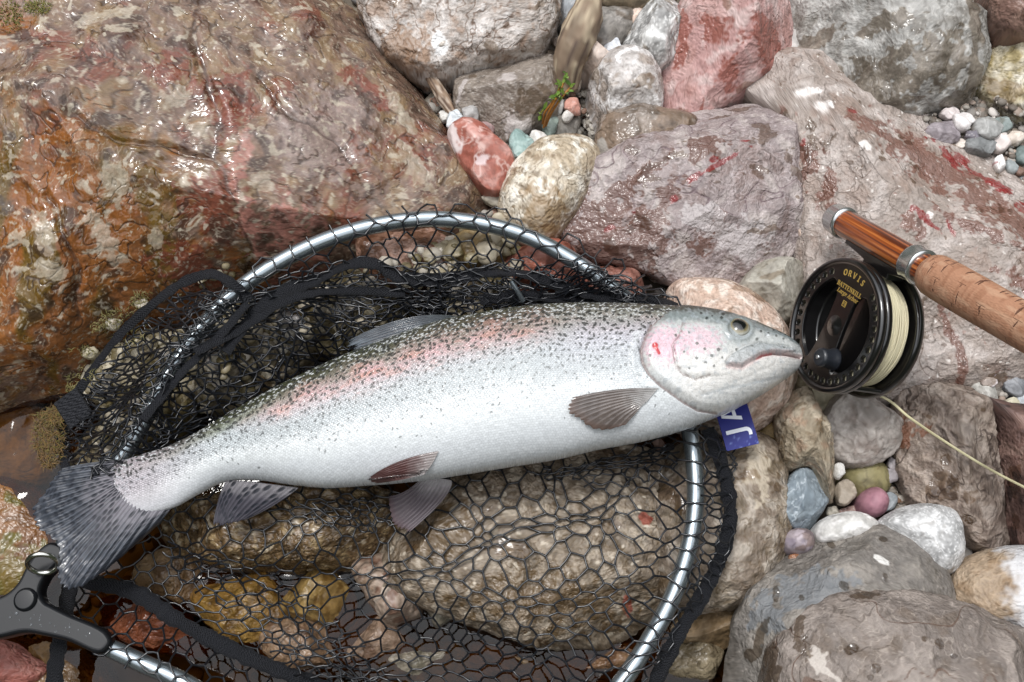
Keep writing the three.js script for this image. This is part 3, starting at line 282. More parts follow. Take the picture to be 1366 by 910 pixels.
under('pale pinkish flat stone under the mesh beside the brown pitted stone', 52, [[470, 752], [500, 738], [535, 748], [556, 782], [560, 832], [530, 842], [492, 800]], 0.0, 0.022, { cols: [0x8a7768, 0xa39182, 0x74594a], f: 50, rough: 0.4, strata: { d: [0.7, 0.2, 0.7], f: 200, w: 3, c: 0xd2c4b4, k: 0.4 } });
under('grey wet stone under the mesh beside the pale pinkish stone', 53, [598, 790, 44, 40, 0], -0.008, 0.024, { cols: [0x767062, 0x8a8476, 0x625c50], f: 50, rough: 0.3 });
under('amber brown sunken stone under the black hem tape', 54, [330, 815, 69, 47, 15], -0.024, 0.026, { cols: [0x7a5a2a, 0x8e6e38, 0x64481e], f: 50  , wet: null, rough: 0.35, strata: { d: [0.8, 0.1, 0.5], f: 150, w: 3, c: 0x9c7c40, k: 0.4 } });
under('golden brown sunken stone under the mesh beside the amber stone', 55, [420, 800, 58, 44, 0], -0.022, 0.026, { cols: [0x80663a, 0x947a4a, 0x6a5028], f: 50  , wet: null, rough: 0.35 });
under('pinkish brown sunken stone under the end of the hem tape', 56, [415, 868, 66, 44, 10], -0.026, 0.026, { cols: [0x80664e, 0x947a62, 0x6a503c], f: 50  , wet: null, rough: 0.35 });
under('red brown sunken stone beside the metal tube', 57, [205, 835, 79, 36, 25], -0.026, 0.026, { cols: [0x6e3c26, 0x804c34, 0x5a2e1c], f: 40  , wet: null, rough: 0.3 });
under('brown sunken stone under the tail of the trout', 58, [255, 775, 74, 44, 10], -0.026, 0.024, { cols: [0x6c543a, 0x80684a, 0x58422c], f: 40  , wet: null, rough: 0.35 });
under('wet mauve brown sunken stone under the mesh', 59, [500, 862, 63, 44, 0], -0.03, 0.024, { cols: [0x76604e, 0x8a7462, 0x624c3c], f: 40  , wet: null, rough: 0.35 });
under('grey sunken stone at the foot of the big tan stone', 60, [565, 898, 69, 39, 0], -0.032, 0.024, { cols: [0x7a7264, 0x8e8678, 0x666052], f: 40  , wet: null, rough: 0.35 });
under('brown sunken stone between the tan stone and the hoop', 61, [690, 888, 79, 44, 0], -0.036, 0.024, { cols: [0x6e5a42, 0x826c52, 0x5a4834], f: 40  , wet: null, rough: 0.35 });
under('rust brown sunken stone under the right side of the mesh', 62, [800, 882, 79, 39, 0], -0.034, 0.026, { cols: [0x70543c, 0x84684e, 0x5c422e], f: 40  , wet: null, rough: 0.35 });
under('wet grey brown stone below the sandy rock outside the hoop', 63, [925, 870, 60, 50, 0], -0.03, 0.03, { cols: [0x706450, 0x847862, 0x5c5240], f: 40, rough: 0.3 });
under('brown stone in the gap between the hoop and the grey brown cobble', 64, [945, 835, 46, 30, 0], -0.014, 0.024, { cols: [0x766248, 0x8a765c, 0x625038], f: 50, rough: 0.5 });
// stones under the upper folds of the net
under('rosy pink flat stone under the mesh inside the top of the hoop', 65, [545, 345, 74, 40, 0], 0.028, 0.02, { cols: [0x8a6a5a, 0xa58474, 0x6e4f3e], f: 50, rough: 0.4, wet: { f: 40, t: 0.05 } });
under('olive tan stone under the mesh inside the top of the hoop', 66, [640, 335, 50, 30, 0], 0.026, 0.022, { cols: [0x7a6440, 0x94805a, 0x5a4828], f: 50, rough: 0.4 });
under('red brown stone under the mesh beside the purple rock', 67, [725, 365, 62, 40, 25], 0.022, 0.026, { cols: [0x8a5040, 0xa06858, 0x643628], f: 50, rough: 0.4 });
under('grey tan stone under the folds beside the dorsal fin', 68, [640, 415, 70, 40, 0], 0.01, 0.028, { cols: [0x6c5f4c, 0x85775f, 0x4e4434], f: 50, rough: 0.45 });
under('olive stone under the dark folds behind the dorsal fin', 69, [470, 420, 90, 46, -10], 0.004, 0.03, { cols: [0x5c523a, 0x746a4e, 0x423a26], f: 50, rough: 0.4, specks: [[110, 0.35, 0xb4aa94, 0.7]] });
under('pale rough stone under the folds where the hoop meets the boulder', 70, [345, 480, 86, 54, -30], 0.002, 0.034, { cols: [0x6b614e, 0x877c66, 0x4c4434], f: 50, rough: 0.45, specks: [[100, 0.34, 0xc4bcac, 0.8]] });
under('brown stone under the hanging net end beside the moss', 71, [205, 530, 86, 60, -35], -0.006, 0.034, { cols: [0x54492f, 0x6e6244, 0x3c341f], f: 50, rough: 0.4, specks: [[110, 0.36, 0xa89c80, 0.7]] });
under('wet brown stone under the mesh beside the tail root', 72, [150, 610, 60, 40, -30], -0.014, 0.03, { cols: [0x6a5f4a, 0x7e735c, 0x564c3a], f: 50, rough: 0.35 });
under('red cobble hidden in the folds of net below the purple rock', 73, [815, 395, 60, 34, 20], 0.012, 0.026, { cols: [0x84584c, 0x9b7064, 0x5f3c32], f: 50, rough: 0.45 });
for (const [u, v, r] of [[382, 424, 13], [398, 430, 10], [288, 462, 14], [276, 474, 12], [298, 478, 13], [283, 488, 11]]) stone({ name: 'pebble', cat: 'pebble', label: 'pale wet pebble showing through the dark folds of the net', group: 'pale pebbles under the upper folds of the net', seed: u, el: [u, v, r, r * 0.75, 20], y0: 0.04, h: 0.009, b: 0.02, style: { cols: [0xb4aeaa, 0xcac5c1, 0x9a938c], f: 80, rough: 0.3 } });

// pebbles one can pick out: u, v, half sizes, turn, two tones, height of the middle, label
const pebbles = [
  [820, 72, 14, 17, -10, 0xc9ccd2, 0xdcdfe3, 0.034, 'smooth white pebble wedged beside the swirled grey stone'],
  [852, 23, 14, 12, 0, 0xc4ac9c, 0xd4c0b2, 0.034, 'small pinkish pebble on the dull grey slab'],
  [744, 55, 8, 8, 0, 0x9c8c80, 0xb0a094, 0.03, 'small tan pebble beside the base of the driftwood'],
  [696, 195, 14, 21, -8, 0x829a96, 0x9aaeaa, 0.032, 'smooth blue green pebble next to the white pebble'],
  [678, 212, 12, 21, -28, 0xb5b0a8, 0xcac6c0, 0.028, 'pale grey pebble tucked behind the red cobble'],
  [719, 188, 12, 14, -20, 0xc6c2bc, 0xdcd8d4, 0.028, 'chalky white pebble between the blue green pebble and the mottled cobble'],
  [734, 166, 9, 17, 18, 0x74807a, 0x88948c, 0.026, 'grey green pebble under the small plant'],
  [744, 143, 9, 12, 30, 0x9a9894, 0xaeaca8, 0.026, 'light grey pebble beside the stem of the plant'],
  [754, 168, 20, 22, 20, 0x706b64, 0x86817a, 0.02, 'dark grey wet pebble beside the plant roots'],
  [764, 141, 13, 10, 15, 0xb88678, 0xca9c8e, 0.03, 'small salmon pink angular pebble near the plant'],
  [757, 155, 9, 7, -30, 0xcfcac4, 0xdedad6, 0.03, 'tiny white chip below the salmon pink pebble'],
  [648, 174, 13, 14, 0, 0x866a6a, 0x9a7e7c, 0.026, 'mauve pebble behind the red cobble'],
  [627, 152, 11, 14, 0, 0x9c9a98, 0xb2b0ae, 0.04, 'light grey chip lying on the wet grey brown stone'],
  [606, 160, 13, 13, 30, 0xbcc4c8, 0xd4dade, 0.036, 'bluish white pointed pebble at the end of the red cobble'],
  [594, 154, 10, 8, 0, 0xb0aea8, 0xc4c2bc, 0.028, 'pale pebble at the lower end of the twig'],
  [578, 140, 13, 14, 0, 0x7c7468, 0x90887c, 0.012, 'brown grey pebble in the gap beside the twig'],
  [658, 266, 14, 9, 10, 0xa09888, 0xb4ac9e, 0.026, 'beige pebble below the red cobble'],
  [688, 222, 10, 7, 20, 0x8a7a72, 0x9c8c84, 0.022, 'brownish pebble under the blue green pebble'],
  [770, 110, 8, 12, 20, 0xb8aa9a, 0xcabeb0, 0.024, 'tan pebble behind the leaves of the plant'],
  [748, 105, 7, 10, 0, 0xdcdad6, 0xe8e6e2, 0.026, 'white pebble beside the foot of the driftwood'],
  [890, 160, 14, 8, 10, 0xb4b2ae, 0xcccac6, 0.02, 'whitish flat pebble below the red pyramid boulder'],
  [884, 172, 12, 8, 20, 0x9a9690, 0xb0aca6, 0.02, 'grey flat pebble below the red pyramid boulder'],
  [1073, 306, 8, 17, 0, 0xb49e90, 0xc6b2a4, 0.04, 'narrow pinkish pebble standing between purple rock and slab'],
  [1068, 340, 12, 14, 0, 0x7a6e58, 0x8e826a, 0.02, 'olive brown pebble in the crack below the narrow pinkish pebble'],
  [1257, 178, 26, 16, 0, 0x80787c, 0x989094, 0.05, 'mottled purple grey pebble beside the wet grey boulder'],
  [1285, 162, 14, 12, 30, 0xccc6c4, 0xe2dedc, 0.052, 'white pebble among the gravel by the yellow stone'],
  [1268, 152, 12, 8, 0, 0xbcb2b0, 0xd0c6c4, 0.05, 'pinkish white pebble at the edge of the wet grey boulder'],
  [1318, 168, 18, 15, 20, 0x90908e, 0xacacaa, 0.054, 'light grey speckled pebble by the yellow stone'],
  [1336, 166, 12, 12, 0, 0x76807e, 0x8a9492, 0.048, 'blue grey pebble under the edge of the yellow stone'],
  [1300, 180, 13, 8, 10, 0x605a60, 0x747078, 0.052, 'flat dark purple pebble on the gravel'],
  [1312, 193, 23, 12, 5, 0x6e7070, 0x868888, 0.05, 'flat slate grey pebble on the gravel'],
  [1337, 188, 13, 14, 10, 0xcabfba, 0xdcd4d0, 0.05, 'pale pink pebble beside the slate grey pebble'],
  [1356, 184, 12, 10, 0, 0xbcb0a4, 0xd0c6bc, 0.052, 'cream pebble beside the pale pink pebble'],
  [1282, 191, 10, 6, 0, 0xc4b8ae, 0xd8cec6, 0.048, 'tan white pebble at the edge of the bloodied slab'],
  [1334, 217, 9, 11, -10, 0xdcd8d6, 0xece9e7, 0.05, 'bright white pebble with a red blood mark'],
  [1350, 222, 9, 9, 0, 0x8c9292, 0xa2a8a8, 0.046, 'grey pebble beside the bright white pebble'],
  [1364, 206, 9, 12, 0, 0x6a7674, 0x7e8a88, 0.048, 'dark green grey pebble beside the bright white pebble'],
  [1362, 255, 14, 22, -10, 0x84888a, 0xa0a4a6, 0.04, 'grey streaked pebble at the low end of the bloodied slab'],
  [1362, 228, 8, 6, 0, 0x6e5448, 0x826a5c, 0.046, 'brown pebble between the grey pebbles'],
  [1314, 523, 20, 18, 0, 0xa4a29c, 0xbcbab4, 0.034, 'large pale round pebble beside the brown slab'],
  [1322, 496, 11, 9, 20, 0x8c7f84, 0xa09398, 0.038, 'mauve grey pebble on top of the pebble heap under the grip'],
  [1320, 510, 12, 6, 0, 0xb8b0b0, 0xcac4c4, 0.04, 'flat pinkish white pebble on the pebble heap under the grip'],
  [1352, 508, 19, 24, 0, 0x6e7074, 0x84868a, 0.032, 'dark grey pebble below the cork grip'],
  [1350, 538, 10, 9, 0, 0xb4ae98, 0xc6c0ac, 0.036, 'cream oval pebble above the maroon slab'],
  [1364, 536, 9, 10, 0, 0xa8acb0, 0xbcc0c4, 0.034, 'bluish white pebble above the maroon slab'],
  [1306, 537, 20, 7, 8, 0xc8c8c6, 0xdadad8, 0.036, 'white flat pebble at the top edge of the brown slab'],
  [1127, 655, 14, 17, 10, 0x958a7c, 0xaaa092, 0.024, 'beige pebble between the long tan stone and the olive pebble'],
  [1120, 628, 8, 11, 0, 0xc8c6c2, 0xdcdad6, 0.032, 'small white chip beside the long tan stone'],
  [1187, 668, 8, 15, 15, 0x767c80, 0x8a9094, 0.022, 'grey pointed pebble beside the mauve pebble'],
  [1138, 683, 24, 10, -12, 0x866c66, 0x9c827a, 0.014, 'flat pinkish brown pebble under the mauve pebble'],
  [1184, 634, 14, 10, 30, 0x8c8688, 0xa09a9c, 0.02, 'grey shard between the olive pebble and the brown slab'],
  [1192, 618, 8, 12, 0, 0x847e80, 0x989294, 0.02, 'thin grey shard under the blocky pinkish stone'],
  [1174, 700, 12, 8, -20, 0x7c7468, 0x90887c, 0.016, 'brownish pebble behind the crackled white cobble'],
  [1060, 743, 9, 6, -10, 0x8a5f44, 0xa07458, 0.03, 'rusty chip below the lilac pebble'],
  [1112, 682, 9, 7, 0, 0x9a9488, 0xb0aa9e, 0.016, 'pale chip at the tip of the long tan stone'],
  [1278, 745, 18, 24, 0, 0x76726e, 0x8a8682, 0.012, 'grey stone in the gap beside the crackled white cobble'],
  [1028, 578, 16, 12, 20, 0x74603c, 0x8c764e, 0.016, 'yellow brown pebble under the blue tag'],
  [1024, 598, 10, 14, 20, 0x6a3a34, 0x804c44, 0.012, 'dark red pebble between the sandy rock and the long tan stone'],
  [1046, 470, 14, 18, 0, 0x8c8474, 0xa0988a, 0.012, 'dull beige pebble behind the pink granite stone'],
  [120, 470, 12, 9, 0, 0xa09880, 0xb6ae98, 0.022, 'pale pebble on the mossy edge of the boulder'],
  [150, 432, 11, 8, -20, 0xb8b0a0, 0xccc6b8, 0.03, 'cream pebble on the mossy edge of the boulder'],
  [188, 405, 10, 7, -20, 0xaca494, 0xc0b8aa, 0.036, 'small dun pebble on the mossy edge of the boulder'],
  [8, 885, 60, 32, 0, 0x8a5248, 0xa06a5e, -0.012, 'red wet stone beside the net handle'],
  [60, 870, 24, 20, 0, 0x5e4422, 0x78592e, -0.016, 'olive brown wet stone below the net yoke'],
];
pebbles.forEach(([u, v, a, b, t, c1, c2, y0, label], i) => stone({ name: 'pebble', cat: 'pebble', label, seed: 200 + i, el: [u, v, a, b, t], irr: 0.17, facets: 2 + i % 5, lump: 0.11, p: 2.2 + (i % 4) * 0.25, y0, h: Math.min(a, b) * MM * 0.75, b: Math.max(a, b) * MM * 1.1, N: 26, crag: 0.06, style: { cols: [c1, c2, c1], f: 90, grain: 0.25, rough: 0.55, veins: i % 4 === 1 ? [[140, 0.05, 0xd8d4d0, 0.5]] : [], blood: label.includes('blood mark') ? [spot(1330, 214, 0.055, 4, 3, 0, 0.4)] : undefined } }));
stone({ label: 'pale submerged stone under the running water beside the moss', seed: 90, outline: [[-90, 540], [20, 530], [70, 560], [84, 600], [70, 640], [0, 655], [-90, 650]], y0: -0.034, h: 0.019, b: 0.02, p: 3, style: { cols: [0xb0a896, 0xc2baaa, 0x9a907c], f: 40, rough: 0.5 } });
stone({ label: 'rust and olive wet rock awash beside the tail of the trout', seed: 91, outline: [[-110, 650], [20, 640], [72, 668], [92, 720], [80, 780], [40, 806], [-40, 800], [-110, 780]], y0: -0.028, h: 0.021, b: 0.02, p: 3, style: { cols: [0x6e4a2a, 0x825c38, 0x5e5628, 0x503418], f: 34, rough: 0.3, marks: [{ spots: [spot(10, 770, -0.01, 50, 40, 0, 0.7)], c: 0x6a6030, k: 0.7 }] } });
stone({ label: 'brown wet rock awash below the net yoke', seed: 92, outline: [[-90, 830], [20, 850], [110, 870], [150, 900], [140, 960], [0, 980], [-90, 960]], y0: -0.03, h: 0.02, b: 0.02, p: 3, style: { cols: [0x6e5232, 0x826440, 0x5a4224], f: 34, rough: 0.3 } });

// ---------------------------------------------------------------- ground, gravel, outer cobbles, water
{
  const g = new THREE.PlaneGeometry(6, 6, 240, 240); g.rotateX(-Math.PI / 2); const p = g.attributes.position, c = new Float32Array(p.count * 3), o = [0, 0, 0, 0, 0];
  const ev = stoneStyle({ cols: [0x4e4436, 0x665a48, 0x80766a, 0x3a3226], f: 60, grain: 0.4, specks: [[180, 0.4, 0xa09888, 0.6]] });
  for (let i = 0; i < p.count; i++) { const sx = p.getX(i) / 3, sz = p.getZ(i) / 3, x = Math.sign(sx) * 3 * Math.abs(sx) ** 1.8, z = Math.sign(sz) * 3 * Math.abs(sz) ** 1.8; p.setXYZ(i, x, groundY(x, z) - 0.006 + 0.004 * n3(x * 60, 0, z * 60), z); ev(x, 0, z, o); for (let k = 0; k < 3; k++) c[i * 3 + k] = clamp(o[k], 0, 1); }
  g.setAttribute('color', new THREE.BufferAttribute(c, 3)); g.computeVertexNormals();
  add(new THREE.Mesh(g, std({ vertexColors: true, roughness: 0.7 })), 'riverbed_ground', 'brown gritty river bank ground showing between the stones', undefined, undefined, 'structure');
  splat(p);
}
function pebbleGeo(seed, d) { const g = new THREE.IcosahedronGeometry(1, d), p = g.attributes.position, v = new THREE.Vector3(); for (let i = 0; i < p.count; i++) { v.fromBufferAttribute(p, i); const k = 1 + 0.28 * fbm(v.x * 1.1 + seed, v.y * 1.1, v.z * 1.1, 3); v.multiplyScalar(k); v.y *= 0.62; p.setXYZ(i, v.x, v.y, v.z); } g.deleteAttribute('uv'); const q = g.toNonIndexed ? g : g; q.computeVertexNormals(); const m = new Map(), n = q.attributes.normal; for (let i = 0; i < p.count; i++) { const k = p.getX(i).toFixed(4) + p.getY(i).toFixed(4) + p.getZ(i).toFixed(4); const a = m.get(k) || [0, 0, 0]; a[0] += n.getX(i); a[1] += n.getY(i); a[2] += n.getZ(i); m.set(k, a); } for (let i = 0; i < p.count; i++) { const a = m.get(p.getX(i).toFixed(4) + p.getY(i).toFixed(4) + p.getZ(i).toFixed(4)), l = Math.hypot(...a) || 1; n.setXYZ(i, a[0] / l, a[1] / l, a[2] / l); } return q; }
const GRAVEL = [0xa39c94, 0x8a847e, 0xc2bcb6, 0x756c62, 0xa08878, 0x9a8f80, 0x6e6a68, 0xb8aea2, 0x8d7468];
function scatter(name, label, n, seed, place, geo, rough) {
  const m = new THREE.InstancedMesh(geo, std({ roughness: rough }), n), R = rng(seed), M = new THREE.Matrix4(), Q = new THREE.Quaternion(), E = new THREE.Euler(), c = new THREE.Color(); let k = 0;
  for (let t = 0; t < n * 30 && k < n; t++) { const s = place(R); if (!s) continue; E.set((R() - 0.5) * 0.8, R() * 6.28, (R() - 0.5) * 0.8); Q.setFromEuler(E); M.compose(s.p, Q, new THREE.Vector3(s.r * (0.8 + R() * 0.5), s.r * (0.7 + R() * 0.5), s.r * (0.8 + R() * 0.5))); m.setMatrixAt(k, M); const h = hex(s.c ?? GRAVEL[Math.floor(R() * GRAVEL.length)]), d = 0.75 + R() * 0.45; c.setRGB(h[0] * d, h[1] * d, h[2] * d); m.setColorAt(k, c); k++; }
  m.count = k; return add(m, name, label, undefined, undefined, 'stuff');
}
const under0 = HF.a.slice(); // stones and ground only
scatter('gravel', 'fine mixed gravel filling the gaps between the stones', 5200, 71, (R) => { const x = -0.5 + R(), z = -0.42 + R() * 0.84, r = 0.0022 + 0.0055 * R() ** 2.2, y = groundY(x, z); const wet = y < WATER_Y; return { p: new THREE.Vector3(x, y - 0.005 + r * 0.35, z), r, c: wet ? [0x5a4a32, 0x6e5a3c, 0x443622, 0x7a6a52][Math.floor(R() * 4)] : undefined }; }, pebbleGeo(1, 2), 0.6);
scatter('gravel', 'pale gravel heaped between the bloodied slab and the yellow stone', 260, 72, (R) => { const u = 1225 + R() * 150, v = 140 + R() * 150, p = plan(u, v, 0.03), r = 0.002 + 0.0035 * R() * R(); return { p: p.setY(0.03 + 0.008 * R()), r, c: GRAVEL[Math.floor(R() * 4)] }; }, pebbleGeo(2, 2), 0.6);
scatter('gravel', 'gravel and grit lodged along the mossy foot of the big boulder', 900, 73, (R) => { const t = R(), u = 60 + 260 * t + (R() - 0.5) * 60, v = 545 - 170 * t + (R() - 0.5) * 44, p = plan(u, v, 0.03), y = sampleField(under0, p.x, p.z); if (y > 0.06) return null; const q = plan(u, v, y), r = 0.0015 + 0.003 * R() * R(); return { p: q.setY(y), r, c: [0x9a907a, 0xb0a894, 0x746a52, 0x5c5236][Math.floor(R() * 4)] }; }, pebbleGeo(3, 2), 0.6);
scatter('gravel', 'small pale gravel caught under the upper folds of the net', 700, 74, (R) => { const u = 130 + R() * 560, v = 640 - 0.42 * u + (R() - 0.5) * 150, p = plan(u, v, 0.03), y = sampleField(under0, p.x, p.z); if (y > 0.05) return null; const r = 0.0025 + 0.005 * R() * R(); return { p: plan(u, v, y).setY(y + 0.0005), r, c: [0x8a8068, 0xa89e8a, 0x6c624a, 0x5e5436, 0xbab2a4][Math.floor(R() * 5)] }; }, pebbleGeo(4, 2), 0.45);
const grit = (label, n, seed, u0, u1, v0, v1, h, tones) => scatter('grit', label, n, seed, (R) => { const u = mix(u0, u1, R()), v = mix(v0, v1, R()), p = plan(u, v, h), y = Math.min(h + 0.006 * R(), sampleField(under0, p.x, p.z) + 0.001), q = plan(u, v, Math.max(y, h - 0.012)); if (sampleField(under0, q.x, q.z) > h + 0.004) return null; return { p: q, r: 0.0009 + 0.0034 * R() * R(), c: tones[Math.floor(R() * tones.length)] }; }, pebbleGeo(seed, 1), 0.65);
grit('grit and small chips packed round the pebbles by the yellow stone', 900, 76, 1215, 1380, 132, 300, 0.042, [0x8a847c, 0x6e675f, 0xa8a29a, 0x5c544c, 0x9a8a7e]);
grit('grit and small chips packed round the pebbles under the grip', 420, 77, 1285, 1385, 478, 560, 0.026, [0x7c766e, 0x625b54, 0x9a948c, 0x8c7c70]);
grit('grit and small chips round the olive and mauve pebbles', 700, 78, 1095, 1215, 605, 715, 0.008, [0x6e675e, 0x544d44, 0x8a8278, 0x7a5c48, 0x98928a]);
grit('grit and small chips round the pebbles below the plant', 900, 79, 575, 800, 120, 290, 0.014, [0x7c756c, 0x5a5248, 0x9a948a, 0x8a6c5c, 0xb0aaa2]);
grit('grit lying between the granite stone and the long tan stone', 420, 80, 1000, 1080, 545, 660, 0.006, [0x6e5f48, 0x544834, 0x8a7c66, 0x7a4a38]);
grit('grit between the purple rock and the slab', 260, 84, 1050, 1090, 280, 400, 0.02, [0x7c746c, 0x5c544c, 0x9a928a]);
scatter('river_cobbles', 'cobbles covering the bank around', 1100, 75, (R) => { const a = R() * 6.283, d = 0.5 + R() * 1.7, x = Math.cos(a) * d, z = Math.sin(a) * d, r = 0.012 + 0.055 * R() * R(); const v = new THREE.Vector3(x, 0, z).project(camera); if (Math.abs(v.x) < 1.25 && Math.abs(v.y) < 1.3) return null; if (x < -0.3 && z > -0.15 && R() < 0.8) return null; return { p: new THREE.Vector3(x, groundY(x, z) + r * 0.2, z), r }; }, pebbleGeo(5, 3), 0.7);
{ // stream water along the left and the lower edge
  const g = new THREE.PlaneGeometry(1, 1, 260, 260); g.rotateX(-Math.PI / 2); const p = g.attributes.position;
  for (let i = 0; i < p.count; i++) { const a = p.getX(i) + 0.5, b = p.getZ(i) + 0.5, x = -1.6 + 1.75 * Math.pow(a, 0.35), z = -0.6 + 1.5 * b, flow = ss(-0.3, -0.36, x); p.setXYZ(i, x, WATER_Y + (0.0005 + 0.0024 * flow) * fbm(x * 26, z * 14, 2, 3) + (0.0003 + 0.0005 * flow) * n3(x * 80, z * 70, 5) + 0.0003 * flow * n3(x * 190, z * 160, 9), z); }
  g.computeVertexNormals();
  const m = new THREE.Mesh(g, phy({ color: col(164, 134, 88), roughness: 0.03, transmission: 1, thickness: 0, ior: 1.33 }));
  add(m, 'stream_water', 'clear brown shallow stream water along the boulder and under the net', undefined, undefined, 'structure');
}
// moss at the waterline and on the boulder's far shoulder
function moss(name, label, spots, n, seed, tones, len) {
  const pos = [], cl = [], R = rng(seed), v = new THREE.Vector3();
  for (let i = 0; i < n; i++) {
    const s = spots[Math.floor(R() * spots.length)], a = R() * 6.283, d = Math.sqrt(R()), u = s[0] + Math.cos(a) * d * s[2], w = s[1] + Math.sin(a) * d * s[3]; let y = s[4], q = plan(u, w, y); y = sampleField(under0, q.x, q.z); q = plan(u, w, y); y = Math.max(s[5] ?? -0.02, sampleField(under0, q.x, q.z)); q = plan(u, w, y); y = Math.max(s[5] ?? -0.02, sampleField(under0, q.x, q.z)); if (s[5] === undefined) q = plan(u, w, y);
    const h = hex(tones[Math.floor(R() * tones.length)]), l = len * (0.5 + R()), b = R() * 6.283, ex = Math.cos(b), ez = Math.sin(b), wd = 0.0004; let px = q.x, py = y - 0.001, pz = q.z, el = 1.2;
    for (let k = 0; k < 3; k++) { const nx = px + ex * Math.cos(el) * l / 3, ny = py + Math.sin(el) * l / 3, nz = pz + ez * Math.cos(el) * l / 3, w0 = wd * (1 - k / 3), w1 = wd * (1 - (k + 1) / 3) + 0.00005, sx = -ez, sz = ex; pos.push(px - sx * w0, py, pz - sz * w0, px + sx * w0, py, pz + sz * w0, nx + sx * w1, ny, nz + sz * w1, px - sx * w0, py, pz - sz * w0, nx + sx * w1, ny, nz + sz * w1, nx - sx * w1, ny, nz - sz * w1); for (let t = 0; t < 6; t++) cl.push(...h); px = nx; py = ny; pz = nz; el -= 0.55 + R() * 0.4; }
  }
  const g = new THREE.BufferGeometry(); g.setAttribute('position', new THREE.Float32BufferAttribute(pos, 3)); g.setAttribute('color', new THREE.Float32BufferAttribute(cl, 3)); g.computeVertexNormals();
  return add(new THREE.Mesh(g, std({ vertexColors: true, roughness: 0.7, side: THREE.DoubleSide })), name, label, undefined, undefined, 'stuff');
}
moss('moss', 'brown stringy moss at the waterline beside the net end', [[66, 580, 20, 46, 0, 0.012], [74, 545, 14, 22, 0, 0.016]], 1700, 81, [0x5a4420, 0x6e5428, 0x4a3818, 0x5c5420], 0.006);
moss('moss', 'green moss tuft on the shoulder of the big boulder', [[50, 10, 18, 9, 0.11], [14, 24, 16, 22, 0.11]], 520, 82, [0x5c6022, 0x6e6c2a, 0x4c4a1c, 0x766030], 0.004);
moss('moss', 'thin olive moss along the gravelly foot of the big boulder', [[110, 500, 30, 40, 0.03], [160, 440, 40, 26, 0.03], [210, 405, 40, 18, 0.04], [85, 535, 20, 24, 0.02]], 1500, 83, [0x5e5a2c, 0x6c6638, 0x7a7048], 0.004);

{ // unseen wooded valley sides, added and raised to darken the low sky
  const nu = 160, nv = 14, pos = [], cl = [], idx = [];
  for (let i = 0; i <= nu; i++) for (let j = 0; j <= nv; j++) { const a = i / nu * 2 * Math.PI, k = (i % nu) / nu * 2 * Math.PI, open = Math.pow(Math.max(0, Math.cos(k - 4.4)), 3), el = (47 - 24 * open + 9 * fbm(Math.cos(k) * 4, Math.sin(k) * 4, 2, 4)) * Math.PI / 180, t = j / nv, r = 5 + 3 * t + 0.6 * fbm(Math.cos(k) * 9, t * 6, Math.sin(k) * 9, 3); pos.push(Math.cos(a) * r, -0.3 + t * 8 * Math.tan(el), Math.sin(a) * r); const n = 0.8 + 0.5 * n3(Math.cos(k) * 20, t * 12, Math.sin(k) * 20); cl.push(0.045 * n, 0.06 * n, 0.03 * n); }
  for (let i = 0; i < nu; i++) for (let j = 0; j < nv; j++) { const p = i * (nv + 1) + j, q = p + nv + 1; idx.push(p, p + 1, q, q, p + 1, q + 1); }
  const g = new THREE.BufferGeometry(); g.setAttribute('position', new THREE.Float32BufferAttribute(pos, 3)); g.setAttribute('color', new THREE.Float32BufferAttribute(cl, 3)); g.setIndex(idx); g.computeVertexNormals();
  add(new THREE.Mesh(g, std({ vertexColors: true, roughness: 1, side: THREE.DoubleSide })), 'added_hillside', 'unseen wooded valley side added round the river to darken the low sky', undefined, undefined, 'structure');
}
// ---------------------------------------------------------------- driftwood and the small plant
function wood(name, label, pts, radii, tones, seed) {
  const c = new THREE.CatmullRomCurve3(pts), nu = 70, nv = 28, pos = [], cl = [], idx = [], fr = c.computeFrenetFrames(nu, false), P = new THREE.Vector3(), t0 = hex(tones[0]), t1 = hex(tones[1]), t2 = hex(tones[2]);
  for (let i = 0; i <= nu; i++) { const t = i / nu; c.getPointAt(t, P); const k = t * (radii.length - 1), a = Math.min(radii.length - 2, Math.floor(k)); const r0 = mix(radii[a], radii[a + 1], k - a) * (i === 0 || i === nu ? 0.05 : 1);
    for (let j = 0; j < nv; j++) { const an = j / nv * 2 * Math.PI, ca = Math.cos(an), sa = Math.sin(an), g = ridge(ca * 1.6 + seed, sa * 1.6, t * 2.5, 3), r = r0 * (1 + 0.28 * g); pos.push(P.x + (fr.normals[i].x * ca + fr.binormals[i].x * sa) * r, P.y + (fr.normals[i].y * ca + fr.binormals[i].y * sa) * r, P.z + (fr.normals[i].z * ca + fr.binormals[i].z * sa) * r); const o = [...t0]; lay(o, t1, ss(-0.1, 0.3, n3(ca * 4 + seed, sa * 4, t * 5))); lay(o, t2, ss(0.1, 0.35, n3(ca * 3 + seed, sa * 3 + 7, t * 3 + 2))); const q = 1 + 0.3 * n3(ca * 14, sa * 14, t * 10); cl.push(o[0] * q, o[1] * q, o[2] * q); } }
  for (let i = 0; i < nu; i++) for (let j = 0; j < nv; j++) { const a = i * nv + j, b = i * nv + (j + 1) % nv; idx.push(a, a + nv, b, b, a + nv, b + nv); }
  const g = new THREE.BufferGeometry(); g.setAttribute('position', new THREE.Float32BufferAttribute(pos, 3)); g.setAttribute('color', new THREE.Float32BufferAttribute(cl, 3)); g.setIndex(idx); outward(g); g.computeVertexNormals();
  return add(new THREE.Mesh(g, std({ vertexColors: true, roughness: 0.75 })), name, label, 'driftwood');
}
